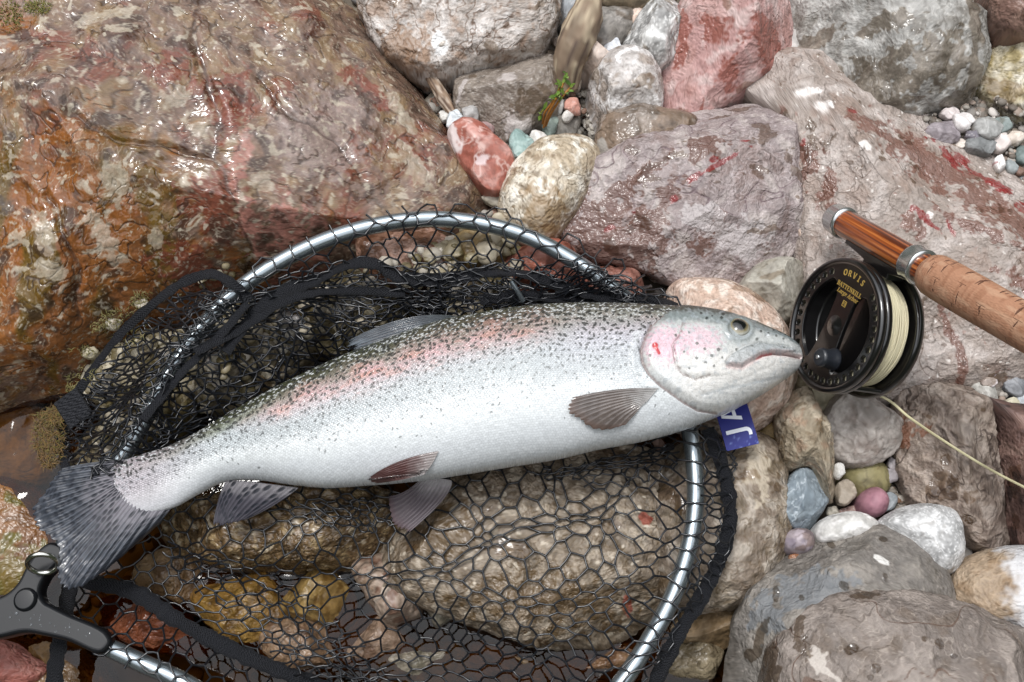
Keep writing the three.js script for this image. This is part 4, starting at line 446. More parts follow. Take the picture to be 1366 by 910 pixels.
wood('driftwood', 'weathered brown and cream driftwood chunk beside the small green plant', [plan(790, -4, 0.06), plan(780, 25, 0.062), plan(768, 55, 0.055), plan(757, 85, 0.045), plan(756, 118, 0.028)], [0.0075, 0.011, 0.012, 0.0105, 0.008], [0x7c6a58, 0xb4a48c, 0x54443a], 3);
wood('twig', 'thin split brown twig beside the big wet boulder', [plan(568, 92, 0.035), plan(580, 112, 0.034), plan(592, 132, 0.032), plan(606, 154, 0.03)], [0.003, 0.0042, 0.0045, 0.0028], [0x8a7460, 0xb4a494, 0x5a4638], 9);
{
  const o = new THREE.Group(), R = rng(31), stemMat = std({ color: col(150, 98, 34), roughness: 0.6 }), stemMat2 = std({ color: col(132, 128, 52), roughness: 0.6 });
  const leafMats = [0x6f8f3a, 0x86a24a, 0x5c7c30].map((h) => phy({ color: new THREE.Color().setRGB(...hex(h)), roughness: 0.5, transmission: 0.25, thickness: 0, side: THREE.DoubleSide }));
  o.position.copy(plan(727, 168, 0.03));
  const L = (u, v, h) => plan(u, v, h).sub(o.position), stems = [[[725, 170, 0.03], [732, 150, 0.05], [744, 128, 0.062], [756, 100, 0.068]], [[728, 168, 0.03], [736, 150, 0.048], [748, 132, 0.06], [765, 112, 0.064]], [[724, 165, 0.03], [727, 150, 0.045], [738, 135, 0.055], [750, 112, 0.066]], [[722, 160, 0.03], [722, 150, 0.04], [726, 146, 0.044]]];
  const shape = (l, w) => { const pos = [], idx = []; for (let i = 0; i <= 6; i++) { const t = i / 6, a = w * Math.sin(Math.PI * Math.min(1, t * 0.92 + 0.06)) , y = l * 0.18 * Math.sin(t * 2.2); pos.push(-a, y + 0.0004, t * l, 0, y - 0.0003, t * l, a, y + 0.0004, t * l); } for (let i = 0; i < 6; i++) for (let k = 0; k < 2; k++) { const a = i * 3 + k; idx.push(a, a + 3, a + 1, a + 1, a + 3, a + 4); } const g = new THREE.BufferGeometry(); g.setAttribute('position', new THREE.Float32BufferAttribute(pos, 3)); g.setIndex(idx); g.computeVertexNormals(); return g; };
  const geos = [shape(0.007, 0.0014), shape(0.0085, 0.0017), shape(0.0055, 0.0012)];
  stems.forEach((s, k) => { const c = new THREE.CatmullRomCurve3(s.map((q) => L(...q))); part(o, new THREE.TubeGeometry(c, 24, k < 3 ? 0.0009 : 0.0006, 7), k === 3 ? stemMat2 : stemMat, 'stem'); const n = k < 3 ? 9 : 4; for (let i = 0; i < n; i++) { const t = k < 3 ? 0.62 + 0.38 * i / (n - 1) : 0.4 + 0.6 * i / (n - 1), p = c.getPointAt(t), m = part(o, geos[i % 3], leafMats[(i + k) % 3], 'leaf'); m.position.copy(p); m.rotation.set(-0.9 * R() - 0.1, R() * 6.283, 0, 'YXZ'); } });
  add(o, 'seedling', 'small green leafed plant with orange stems growing between the pebbles', 'plant');
}
// ================================================================ TROUT
const trout = new THREE.Group(); trout.position.set(0, 0.05, 0);
{
  const top = [[1066, 473], [1061, 462], [1044, 451], [1012, 437], [982, 426], [950, 418], [915, 413], [870, 410], [820, 408], [760, 408], [700, 412], [640, 421], [580, 433], [520, 453], [460, 476], [400, 503], [350, 528], [300, 557], [260, 580], [225, 596], [195, 605], [170, 613], [148, 623], [132, 640]];
  const bot = [[1068, 483], [1062, 495], [1040, 511], [1010, 530], [980, 545], [945, 560], [905, 575], [855, 588], [800, 598], [745, 611], [690, 620], [635, 629], [585, 637], [535, 643], [485, 647], [435, 650], [390, 646], [342, 640], [300, 642], [264, 659], [236, 675], [213, 682], [184, 684], [150, 678]];
  const thick = [0.0045, 0.009, 0.016, 0.021, 0.025, 0.0275, 0.029, 0.031, 0.033, 0.0345, 0.035, 0.0345, 0.033, 0.031, 0.0285, 0.0255, 0.0225, 0.0185, 0.0155, 0.0125, 0.0098, 0.0068, 0.0036, 0.0012];
  const mid = [0.086, 0.087, 0.09, 0.093, 0.095, 0.096, 0.096, 0.095, 0.093, 0.09, 0.088, 0.086, 0.084, 0.081, 0.078, 0.075, 0.072, 0.068, 0.066, 0.064, 0.063, 0.062, 0.061, 0.06];
  const K = top.length;
  const cr = (a, t) => { const i = Math.min(K - 2, Math.floor(t)), f = t - i, g = (k) => a[clamp(k, 0, K - 1)], h = (p0, p1, p2, p3) => 0.5 * (2 * p1 + (p2 - p0) * f + (2 * p0 - 5 * p1 + 4 * p2 - p3) * f * f + (3 * p1 - p0 - 3 * p2 + p3) * f * f * f); return Array.isArray(a[0]) ? [0, 1].map((c) => h(g(i - 1)[c], g(i)[c], g(i + 1)[c], g(i + 2)[c])) : h(g(i - 1), g(i), g(i + 1), g(i + 2)); };
  // arc length along the middle
  const S = 400, len = [0]; { let q = null; for (let i = 0; i <= S; i++) { const t = i / S * (K - 1), a = cr(top, t), b = cr(bot, t), m = [(a[0] + b[0]) / 2, (a[1] + b[1]) / 2]; if (q) len.push(len[i - 1] + Math.hypot(m[0] - q[0], m[1] - q[1])); q = m; } }
  const LEN = len[S], tOf = (l) => { let a = 0, b = S; while (b - a > 1) { const m = (a + b) >> 1; if (len[m] < l) a = m; else b = m; } return (a + (l - len[a]) / (len[b] - len[a] || 1)) / S * (K - 1); };
  const seg = (p, a, b) => { const dx = b[0] - a[0], dy = b[1] - a[1], k = clamp(((p[0] - a[0]) * dx + (p[1] - a[1]) * dy) / (dx * dx + dy * dy), 0, 1); return Math.hypot(p[0] - a[0] - dx * k, p[1] - a[1] - dy * k); };
  const toPoly = (p, l) => { let d = 1e9; for (let i = 0; i + 1 < l.length; i++) d = Math.min(d, seg(p, l[i], l[i + 1])); return d; };
  const inside = (p, l) => { let r = false; for (let i = 0, j = l.length - 1; i < l.length; j = i++) if ((l[i][1] > p[1]) !== (l[j][1] > p[1]) && p[0] < (l[j][0] - l[i][0]) * (p[1] - l[i][1]) / (l[j][1] - l[i][1]) + l[i][0]) r = !r; return r; };
  const gill = [[884, 424], [869, 438], [860, 457], [855, 473], [857, 489], [865, 503], [879, 517], [895, 528], [913, 540], [931, 549], [956, 552]];
  const membrane = [[860, 436], [849, 452], [844, 475], [845, 495], [850, 511], [862, 520], [879, 519]];
  const preop = [[911, 436], [905, 451], [896, 467], [899, 483], [902, 497], [913, 507], [927, 512], [945, 507]];
  const mouth = [[1066, 479], [1048, 476], [1030, 475], [1016, 478], [1003, 486], [988, 495], [970, 494]];
  const maxTop = [[970, 494], [967, 489], [976, 477], [992, 467], [1012, 461], [1034, 463], [1052, 466]];
  const maxilla = [...maxTop, [1060, 472], [1040, 475], [1016, 478], [1003, 486], [988, 496]];
  const jaw = [[1050, 502], [1020, 510], [990, 517], [960, 524], [935, 530]], jaw2 = [[1030, 490], [1005, 503], [985, 513], [968, 518]];
  const gillPoly = [...gill, [1000, 545], [1080, 500], [1080, 430], [1000, 415], [920, 405]];
  const EYE = [985, 442];
  // side view relief in metres (x, y: the sketch)
  const relief = (p) => {
    if (p[0] < 820) return 0; let d = 0; const g = toPoly(p, gill), ins = inside(p, gillPoly);
    d += ins ? 0.003 * ss(0, 10, g) : 0; if (inside(p, [...preop, [1000, 500], [1000, 436]])) d += 0.0009 * ss(0, 5, toPoly(p, preop)) * ss(985, 945, p[0]); d -= 0.002 * (1 - ss(0, 3, g)) * (p[1] > 436 ? 1 : 0.4);
    d -= 0.0005 * (1 - ss(0, 3, toPoly(p, preop)));
    const m = toPoly(p, mouth); d -= mix(0.0004, 0.0032, ss(1000, 1018, p[0])) * (1 - ss(0, 3.2, m));
    if (inside(p, maxilla)) d += 0.0017 * ss(0, 5, Math.min(m, toPoly(p, maxTop)));
    d -= 0.0007 * (1 - ss(0, 2.5, toPoly(p, maxTop))); const pv = [p[0] + 4 * n3(p[0] * 0.05, p[1] * 0.05, 3), p[1] + 4 * n3(p[0] * 0.05, p[1] * 0.05, 6)]; d -= 0.0004 * (1 - ss(0, 4, toPoly(pv, jaw))); d -= 0.0003 * (1 - ss(0, 4, toPoly(pv, jaw2))); d += 0.0004 * n3(p[0] * 0.06, p[1] * 0.06, 2) + 0.00018 * n3(p[0] * 0.2, p[1] * 0.2, 2);
    const e = Math.hypot((p[0] - EYE[0]) / 1.12, p[1] - EYE[1]); d += 0.0009 * (ss(20, 15, e)) - 0.0022 * ss(15, 10, e);
    const ns = Math.hypot(p[0] - 1022, p[1] - 452); d -= 0.001 * ss(3.5, 1, ns);
    const mb = toPoly(p, membrane); if (!ins) d += 0.0008 * ss(6, 0, mb) * ss(0, 3, g);
    return d;
  };
  const nu = 620, nv = 240, pos = new Float32Array((nu + 1) * (nv + 1) * 3), uv = new Float32Array((nu + 1) * (nv + 1) * 2), idx = [], O = trout.position;
  const lAt = (u) => LEN * (u < 0.3 ? u * 0.75 : 0.225 + (u - 0.3) * (0.775 / 0.7)); // a few more rows on the head
  // the sketch looks 20 degrees off plumb: a point raised by k metres is drawn this far from its foot
  const drawn = (x, y, k) => [x + (x - 683) * k / 0.67, y + (y - 455) * k / 0.67 - 0.342 * k / MM];
  const bulge = (t, a) => { const s = Math.sin(a), T = Math.max(0.001, cr(thick, t)); return s > 0 ? T * Math.pow(s, 0.92) : -T * 0.85 * Math.pow(-s, 0.8); };
  const fr = (t, a) => { const w = (1 - Math.cos(a)) / 2, A = cr(top, t), B = cr(bot, t); return { w, p: drawn(mix(A[0], B[0], w), mix(A[1], B[1], w), Math.abs(bulge(t, a))), A, B }; };
  const at = (t, a) => { const { w, p, A, B } = fr(t, a), ym = cr(mid, t), s = Math.sin(a), P = plan(A[0], A[1], ym).lerp(plan(B[0], B[1], ym), w); const up = s > 0; P.y += bulge(t, a); if (up) P.y += relief(p) * ss(0, 0.35, s); return P; };
  for (let i = 0; i <= nu; i++) { const t = tOf(lAt(i / nu)); for (let j = 0; j <= nv; j++) { const P = at(t, j / nv * 2 * Math.PI), k = i * (nv + 1) + j; pos[k * 3] = P.x - O.x; pos[k * 3 + 1] = P.y - O.y; pos[k * 3 + 2] = P.z - O.z; uv[k * 2] = i / nu; uv[k * 2 + 1] = j / nv; } }
  for (let i = 0; i < nu; i++) for (let j = 0; j < nv; j++) { const a = i * (nv + 1) + j, b = a + nv + 1; idx.push(a, b, a + 1, a + 1, b, b + 1); }
  for (const i of [0, nu]) { const b = i * (nv + 1); for (let j = 1; j < nv - 1; j++) idx.push(...(i ? [b, b + j + 1, b + j] : [b, b + j, b + j + 1])); }
  const g = new THREE.BufferGeometry(); g.setAttribute('position', new THREE.BufferAttribute(pos, 3)); g.setAttribute('uv', new THREE.BufferAttribute(uv, 2)); g.setIndex(idx); outward(g); g.computeVertexNormals();
  { const n = g.attributes.normal; for (let i = 0; i <= nu; i++) { const a = i * (nv + 1), b = a + nv, x = n.getX(a) + n.getX(b), y = n.getY(a) + n.getY(b), z = n.getZ(a) + n.getZ(b), l = Math.hypot(x, y, z) || 1; n.setXYZ(a, x / l, y / l, z / l); n.setXYZ(b, x / l, y / l, z / l); } }
  // skin
  const W = 2048, H = 1024, A8 = new Uint8Array(W * H * 4), B8 = new Uint8Array(W * H * 4);
  const C = { back: rgb(56, 60, 40), grey: rgb(112, 117, 102), silver: rgb(166, 172, 174), white: rgb(206, 210, 211), belly: rgb(199, 203, 206), pink: rgb(196, 152, 154), coral: rgb(184, 128, 108), lilac: rgb(182, 178, 188), spot: rgb(34, 36, 32), hspot: rgb(92, 94, 90), headTop: rgb(52, 57, 48), steel: rgb(124, 132, 132), cheek: rgb(216, 178, 190), snout: rgb(184, 187, 185), jaw: rgb(214, 212, 208), line: rgb(120, 102, 98), gum: rgb(196, 160, 158), red: rgb(176, 30, 38), tailtone: rgb(168, 158, 164), dim: rgb(150, 158, 164) };
  const R = rng(5), hspots = [[917, 449], [938, 474], [956, 473], [949, 480], [939, 492], [912, 475], [917, 497], [964, 482], [952, 496], [1022, 449], [1033, 452], [1012, 447], [929, 483], [927, 465], [900, 455], [866, 482], [1000, 424], [985, 421], [965, 424], [950, 424], [935, 421], [1030, 445], [1043, 455], [960, 430], [940, 430], [980, 470], [1000, 466], [1046, 468], [1010, 458]].map(([x, y]) => [x + R() * 4 - 2, y + R() * 4 - 2, 1.0 + R() * 1.3]);
  const hash = (i, j, k) => { let h = Math.imul(i, 374761393) + Math.imul(j, 668265263) + Math.imul(k, 2147483647 ^ 0x5bd1e995); h = Math.imul(h ^ (h >>> 13), 1274126177); return ((h ^ (h >>> 16)) >>> 0) / 4294967296; };
  const o = [0, 0, 0];
  for (let i = 0; i < W; i++) {
    const L = lAt((i + 0.5) / W), t = tOf(L), A = cr(top, t), B = cr(bot, t), depth = Math.hypot(A[0] - B[0], A[1] - B[1]);
    for (let j = 0; j < H; j++) {
      const a = (j + 0.5) / H * 2 * Math.PI, w = (1 - Math.cos(a)) / 2, p = drawn(mix(A[0], B[0], w), mix(A[1], B[1], w), Math.abs(bulge(t, a))), x = p[0], y = p[1], under = a > Math.PI;
      const c = w * depth, nz = n3(L * 0.03, c * 0.03, 3), nf = n3(L * 0.22, c * 0.22, 8), ng = n3(L * 0.6, c * 0.6, 2);
      const head = x > 838 ? (inside(p, gillPoly) ? 1 : 0) : 0; let rough = 0.34, bump = 0.5;
      if (!head) {
        const q = w + 0.035 * nz + 0.02 * nf, bk = mix(0.19, 0.12, ss(650, 850, x));
        o[0] = C.back[0]; o[1] = C.back[1]; o[2] = C.back[2];
        lay(o, C.grey, ss(bk * 0.5, bk * 1.4, q)); lay(o, C.silver, ss(0.2, 0.4, q)); lay(o, C.white, ss(0.5, 0.7, q)); lay(o, C.belly, ss(0.74, 0.9, q));
        // the rosy band
        const pc = mix(0.31, 0.24, ss(450, 760, x)), band = Math.exp(-(((q - pc) / 0.105) ** 2)), along = ss(300, 400, x) * (1 - 0.75 * ss(690, 760, x)) * (0.75 + 0.5 * nz);
        const br = 0.75 + 0.5 * n3(L * 0.12, c * 0.35, 4); lay(o, C.pink, clamp(band * along * 0.95 * br, 0, 0.9)); lay(o, C.coral, clamp(band * along * ss(0.05, 0.4, n3(L * 0.03 + 5, c * 0.08, 1)) * 0.75 * br, 0, 0.8));
        lay(o, C.lilac, clamp(Math.exp(-(((q - 0.33) / 0.16) ** 2)) * ss(700, 790, x) * 0.55, 0, 1));
        lay(o, C.tailtone, ss(300, 170, x) * 0.75 * ss(1.4, 0.5, w)); lay(o, C.dim, ss(190, 140, x) * 0.5 * ss(-0.2, 0.3, nf));
        lay(o, C.dim, 0.4 * ss(0.008, 0.002, Math.abs(q - 0.43)) * ss(0, 0.3, nf + 0.3));
        // scales: rows of little overlapping plates
        const sz = 4.3, ra = L / sz + 0.5 * nf + 0.9 * nz, rb = c / (sz * 0.62) + 0.45 * n3(L * 0.09, c * 0.09, 21), row = Math.floor(rb), fx = ra + (row & 1) * 0.5, ix = Math.floor(fx), ux = fx - ix - 0.5, uy = rb - row - 0.5, pl = Math.hypot(ux * 1.1, uy * 0.9), h1 = hash(ix, row, 1), sc = ss(0.62, 0.2, pl);
        bump = 0.45 + (0.35 * (sc - 0.3) * (ux > 0 ? 1 : 0.7) + 0.24 * (h1 - 0.5)) * mix(1, 0.3, ss(0.55, 0.8, w)) + 0.1 * nf; const gl = 1 + (0.32 * (h1 - 0.5) + 0.34 * (sc - 0.5) + 0.16 * ng) * mix(1, 0.4, ss(0.55, 0.85, w)); o[0] *= gl; o[1] *= gl; o[2] *= gl;
        if (w < 0.24 && h1 > 0.55) lay(o, C.white, 0.8 * sc * ss(0.0, 0.02, w) * ss(0.26, 0.1, w) * (0.3 + h1));  // pale scale centres on the back, with scale glints painted in
        rough = 0.27 + 0.24 * (hash(ix, row, 2) - 0.5) + 0.08 * ng;
        // black spots, small and thick on the back, sparser down the side
        const cs = 7.4, gi = Math.floor(L / cs), gj = Math.floor(c / cs), dens = mix(1.05, 0.12, ss(0.25, 0.85, w)) * ss(0.95, 0.8, w) * (0.85 + 0.3 * nz) + 0.1 * ss(0.8, 0.6, w); let sp = 0;
        for (let di = -1; di <= 1; di++) for (let dj = -1; dj <= 1; dj++) { const I = gi + di, J = gj + dj; if (hash(I, J, 3) > dens) continue; const cx = (I + 0.15 + 0.7 * hash(I, J, 4)) * cs, cy = (J + 0.15 + 0.7 * hash(I, J, 5)) * cs, an = hash(I, J, 6) * 3.14, dx = L - cx, dy = c - cy, ex = dx * Math.cos(an) + dy * Math.sin(an), ey = -dx * Math.sin(an) + dy * Math.cos(an), r = (1.3 + 1.9 * hash(I, J, 7)) * mix(1.2, 0.66, ss(0.1, 0.65, w)); sp = Math.max(sp, ss(1.15, 0.6, Math.hypot(ex / (r * 1.35), (ey + 0.12 * ex * ex / r) / (r * 0.7)) + 0.3 * ng)); }
        lay(o, C.spot, sp * mix(0.92, 0.6, ss(0.15, 0.6, w)));
        const near = x > 815, mb = near ? toPoly(p, membrane) : 99, gd = near ? toPoly(p, gill) : 99; if (x > 835 && mb < 8 && y > 446) lay(o, C.white, ss(8, 2, mb + 5 * nf + 4 * ng) * 0.45);
        if (gd < 4 && y > 436) lay(o, C.line, ss(3.2, 0.4, gd + nf) * 0.75);
      } else {
        const q = w + 0.03 * nz + 0.03 * nf, pw = [x + 2.2 * nf + 3 * n3(x * 0.05, y * 0.05, 31), y + 2.2 * ng + 3 * n3(x * 0.05, y * 0.05, 41)];
        o[0] = C.headTop[0]; o[1] = C.headTop[1]; o[2] = C.headTop[2];
        lay(o, C.steel, ss(0.07, 0.16, q)); lay(o, C.snout, ss(0.18, 0.29, q)); lay(o, C.jaw, ss(0.42, 0.62, q)); lay(o, C.white, ss(0.72, 0.95, q) * 0.6 + 0.7 * ss(930, 880, x) * ss(488, 505, y));
        const ck = Math.hypot((x - 884) / 34, (y - 466) / 30), ck2 = Math.hypot((x - 930) / 36, (y - 460) / 22); lay(o, C.cheek, ss(1.1, 0.45, ck + 0.45 * nf + 0.3 * ng) * 0.8); lay(o, C.cheek, ss(1.1, 0.4, ck2 + 0.5 * nf + 0.3 * ng) * 0.65);
        const er = Math.hypot(x - EYE[0], y - EYE[1]); lay(o, C.steel, ss(26, 17, er) * 0.7); lay(o, C.silver, ss(19, 15, er) * ss(440, 452, y) * 0.8);
        const m = toPoly([x + 0.8 * nf, y + 0.8 * ng], mouth), fr0 = ss(1000, 1018, x); if (inside(p, maxilla)) { lay(o, C.dim, 0.5); lay(o, C.gum, ss(7, 2, m) * 0.45); if (nf > 0.1) lay(o, C.hspot, 0.35); } else lay(o, C.gum, ss(6, 1, m) * 0.5);
        lay(o, C.line, ss(2.2, 0.5, m) * mix(0.15, 0.85, fr0)); lay(o, C.dim, 0.4 * ss(0.15, 0.5, n3(x * 0.11, y * 0.13, 5) + 0.5 * nf)); lay(o, C.steel, 0.35 * ss(0.25, 0.5, n3(x * 0.3, y * 0.3, 9)) * ss(0.75, 0.4, q)); { const sc2 = Math.abs(n3(x * 0.06 + y * 0.02, y * 0.2, 12)); lay(o, C.hspot, ss(0.03, 0.005, sc2) * 0.3); } if (x > 1008 && x < 1030) lay(o, C.red, ss(2.4, 0.6, m) * 0.35);
        lay(o, C.line, ss(2.2, 0.3, toPoly(pw, preop) + 1.2 * nf) * 0.6); lay(o, C.line, ss(3, 0.3, toPoly(p, gill) + nf) * 0.8); lay(o, C.hspot, ss(1.8, 0.4, toPoly(pw, maxTop)) * 0.4); lay(o, C.dim, ss(3, 0.5, toPoly(pw, jaw)) * 0.4);
        for (const s of hspots) { const d = Math.hypot(x - s[0], y - s[1]); if (d < 5) lay(o, q < 0.24 ? C.spot : C.hspot, ss(s[2] + 1, s[2] - 0.6, d + 0.7 * ng) * 0.85); }
        if (!under) { const rd = Math.min(Math.hypot(x - 873, y - 468) - 3, seg(p, [873, 468], [878, 478]) - 1); lay(o, C.red, ss(2.2, 0, rd)); }
        const v = 1 + 0.16 * nf + 0.16 * ng; o[0] *= v; o[1] *= v; o[2] *= v; rough = 0.22 + 0.08 * nf; bump = 0.5 + 0.2 * nf + 0.12 * ng + 0.06 * n3(x * 0.05, y * 0.5, 4);
      }
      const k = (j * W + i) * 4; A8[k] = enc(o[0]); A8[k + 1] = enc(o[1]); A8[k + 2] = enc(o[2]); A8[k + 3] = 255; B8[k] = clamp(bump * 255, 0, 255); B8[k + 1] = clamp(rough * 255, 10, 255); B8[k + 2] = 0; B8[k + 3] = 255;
    }
  }
  const tb = tex(B8, W, H, false);
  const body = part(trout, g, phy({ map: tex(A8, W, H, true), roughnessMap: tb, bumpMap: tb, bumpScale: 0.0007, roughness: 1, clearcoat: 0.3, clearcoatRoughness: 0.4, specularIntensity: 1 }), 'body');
  // eye
  {
    const eg = new THREE.SphereGeometry(0.0096, 48, 40), p = eg.attributes.position, cl = [], gold = rgb(124, 114, 84), rim = rgb(58, 60, 56), pale = rgb(150, 150, 140), black = rgb(12, 14, 16);
    for (let i = 0; i < p.count; i++) { const y = p.getY(i), a = Math.acos(clamp(y / 0.0096, -1, 1)), b = Math.atan2(p.getZ(i), p.getX(i)), c = [...pale], n = n3(Math.cos(b) * 4, Math.sin(b) * 4, a * 6); lay(c, gold, ss(0.68, 0.58, a + 0.05 * n)); lay(c, rim, ss(0.52, 0.44, a) * 0.8); lay(c, rim, ss(0.56, 0.5, a) * ss(0.3, 0.7, n + 0.4) * 0.5); lay(c, black, ss(0.45, 0.41, a)); if (a > 0.72) lay(c, rim, 0.6); cl.push(...c); }
    eg.setAttribute('color', new THREE.Float32BufferAttribute(cl, 3));
    const t = 4.1, e = part(trout, eg, phy({ vertexColors: true, roughness: 0.2, clearcoat: 1, clearcoatRoughness: 0.03 }), 'eye');
    let best = null; for (let k = 0; k <= 120; k++) for (let m = 0; m <= 120; m++) { const tt = 2.5 + k / 120 * 2.5, a = 0.4 + m / 120 * 1.4, q = fr(tt, a).p, d = Math.hypot(q[0] - EYE[0], q[1] - EYE[1]); if (!best || d < best.d) best = { d, t: tt, a }; }
    const P = at(best.t, best.a); e.position.set(P.x - O.x, P.y - O.y - 0.0068, P.z - O.z + 0.0006); e.rotation.set(-0.32, 0, -0.05);
  }
  const bf = new Float32Array(HF.a.length).fill(-1); { const keep = HF.a; HF.a = bf; splat(g.attributes.position, new THREE.Matrix4().makeTranslation(O.x, O.y, O.z)); HF.a = keep; }
  // fins: rays fan from base over mid to tip (all in the sketch), y: heights of base, mid, tip
  const fin = (name, base, midl, tip, y, rays, tone, opt = {}) => {
    const n = base.length, nu2 = rays * 6, nv2 = opt.nv || 50, P = [], N2 = (nu2 + 1) * (nv2 + 1), pos = [], cl = [], idx = [], R = rng(opt.seed || 3), jag = [...Array(rays + 2)].map(() => R());
    const pl = (l, u) => { const c = u * (n - 1), i = Math.min(n - 2, Math.floor(c)), f = c - i, g = (k) => l[clamp(k, 0, n - 1)], h = (p0, p1, p2, p3) => 0.5 * (2 * p1 + (p2 - p0) * f + (2 * p0 - 5 * p1 + 4 * p2 - p3) * f * f + (3 * p1 - p0 - 3 * p2 + p3) * f * f * f); return [0, 1].map((k) => h(g(i - 1)[k], g(i)[k], g(i + 1)[k], g(i + 2)[k])); };
    const dark = hex(tone[0]), light = hex(tone[1]), edge = hex(tone[2]), spc = rgb(38, 42, 54);
    for (let side = 0; side < 2; side++) for (let i = 0; i <= nu2; i++) for (let j = 0; j <= nv2; j++) {
      const u = i / nu2, b = pl(base, u), m = pl(midl, u), e = pl(tip, u), ru = u * rays, jg = jag[Math.round(ru)], v = j / nv2 * (1 - (0.05 * jg + 0.03 * Math.abs(Math.sin(Math.PI * ru)) ** 2) * (opt.jag ?? 1)), a = 2 * (v - 0.5) * (v - 1), bb = 4 * v * (1 - v), c = 2 * v * (v - 0.5);
      const x = b[0] * a + m[0] * bb + e[0] * c, yy = b[1] * a + m[1] * bb + e[1] * c, hgt = y[0] * a + y[1] * bb + y[2] * c + (opt.wave || 0) * Math.sin(u * 9 + v * 2.5) * v, rdg = Math.cos(2 * Math.PI * ru), split = v > 0.45 ? Math.cos(4 * Math.PI * ru) * ss(0.45, 0.8, v) * 0.4 : 0;
      let W3 = plan(x, yy, hgt); if (opt.onBody) for (let r = 0; r < 5; r++) { const h = sampleField(bf, W3.x, W3.z); if (h > 0) W3 = plan(x, yy, h + 0.0004 + opt.onBody * v); } const th = (side ? -1 : 1) * (0.00028 + (opt.ridge ?? 0.0003) * (0.5 + 0.5 * rdg + split) * (0.45 + 0.55 * Math.sin(Math.PI * Math.min(1, v * 0.9 + 0.15))));
      pos.push(W3.x - O.x, W3.y + (j === nv2 || i === 0 || i === nu2 ? th * 0.3 : th) + 0.0006 * fbm(x * 0.06, yy * 0.06, 2, 2) * v * (opt.crumple ?? 1) - O.y, W3.z - O.z);
      const k = [...dark]; lay(k, light, clamp(0.35 + (opt.ray ?? 0.35) * rdg + 0.5 * n3(x * 0.04, yy * 0.04, 7), 0, 1)); lay(k, edge, (opt.edgeAt ?? 0) * ss(0.42, 0.02, v + 0.1 * n3(x * 0.1, yy * 0.1, 3))); lay(k, hex(tone[3] ?? tone[0]), ss(0.8, 1, v) * 0.5);
      if (opt.spots) { const cs = opt.spots, lx = u * rays * 1.0, ly = v * opt.rows, gi = Math.floor(lx), gj = Math.floor(ly + (gi & 1) * 0.5), fx = lx - gi - 0.5, fy = ly + (gi & 1) * 0.5 - gj - 0.5, hh = hash(gi, gj, 9); if (hh < cs) lay(k, spc, ss(0.42, 0.25, Math.hypot(fx * 0.8, fy * 0.85)) * 0.9); }
      const nn = 1 + 0.12 * n3(x * 0.3, yy * 0.3, 1); cl.push(k[0] * nn, k[1] * nn, k[2] * nn);
    }
    for (let side = 0; side < 2; side++) for (let i = 0; i < nu2; i++) for (let j = 0; j < nv2; j++) { const a = side * N2 + i * (nv2 + 1) + j, b = a + nv2 + 1; side ? idx.push(a, a + 1, b, a + 1, b + 1, b) : idx.push(a, b, a + 1, a + 1, b, b + 1); }
    const rim = []; for (let j = 0; j <= nv2; j++) rim.push(j); for (let i = 1; i <= nu2; i++) rim.push(i * (nv2 + 1) + nv2); for (let j = nv2 - 1; j >= 0; j--) rim.push(nu2 * (nv2 + 1) + j); for (let i = nu2 - 1; i > 0; i--) rim.push(i * (nv2 + 1));
    for (let k = 0; k < rim.length; k++) { const a = rim[k], b = rim[(k + 1) % rim.length]; idx.push(a, a + N2, b, b, a + N2, b + N2); }
    const q = new THREE.BufferGeometry(); q.setAttribute('position', new THREE.Float32BufferAttribute(pos, 3)); q.setAttribute('color', new THREE.Float32BufferAttribute(cl, 3)); q.setIndex(idx); q.computeVertexNormals(); outward(q); q.computeVertexNormals();
    return part(trout, q, phy({ vertexColors: true, roughness: 0.4, clearcoat: 0.9, clearcoatRoughness: 0.08, transmission: 0.42, thickness: 0, side: THREE.DoubleSide }), name, opt.label);
  };
  fin('tail_fin', [[186, 612], [160, 630], [152, 642], [154, 650], [160, 656], [170, 662], [186, 666], [208, 667], [238, 664]], [[118, 618], [98, 640], [84, 666], [90, 690], [104, 706], [110, 734], [124, 746], [160, 733], [216, 694]], [[78, 627], [62, 648], [41, 684], [48, 706], [74, 728], [77, 774], [94, 789], [134, 767], [202, 707]], [0.0632, 0.059, 0.056], 26, [0x3a3f49, 0x646a76, 0x96929a, 0x3a3f4a], { spots: 0.62, rows: 14, nv: 90, wave: 0.0026, ridge: 0.001, seed: 11, edgeAt: 0.85, crumple: 4, jag: 1.8 });
  fin('anal_fin', [[302, 640], [345, 644], [398, 651]], [[291, 668], [317, 674], [364, 675]], [[284, 701], [302, 701], [326, 694]], [0.066, 0.058, 0.052], 13, [0x46444f, 0x64616c, 0xb8b4b8, 0x4c4650], { spots: 0.5, rows: 6, ridge: 0.0005, seed: 12, edgeAt: 0.75 });
  fin('pelvic_fin', [[566, 634], [580, 637], [602, 641]], [[541, 655], [556, 672], [590, 668]], [[517, 662], [524, 698], [540, 715]], [0.072, 0.062, 0.052], 11, [0x6a6068, 0x8c8286, 0xc8c4c6, 0x6a4c50], { ridge: 0.0006, seed: 13, edgeAt: 0.8 });
  fin('pelvic_fin', [[585, 602], [577, 618], [566, 633]], [[534, 615], [532, 628], [530, 641]], [[493, 637], [489, 641], [499, 645]], [0.104, 0.1, 0.088], 9, [0x6a4a48, 0x8a6662, 0xd4cecc, 0x5e3c3a], { ridge: 0.0004, seed: 14, edgeAt: 0.85, onBody: 0.003 });
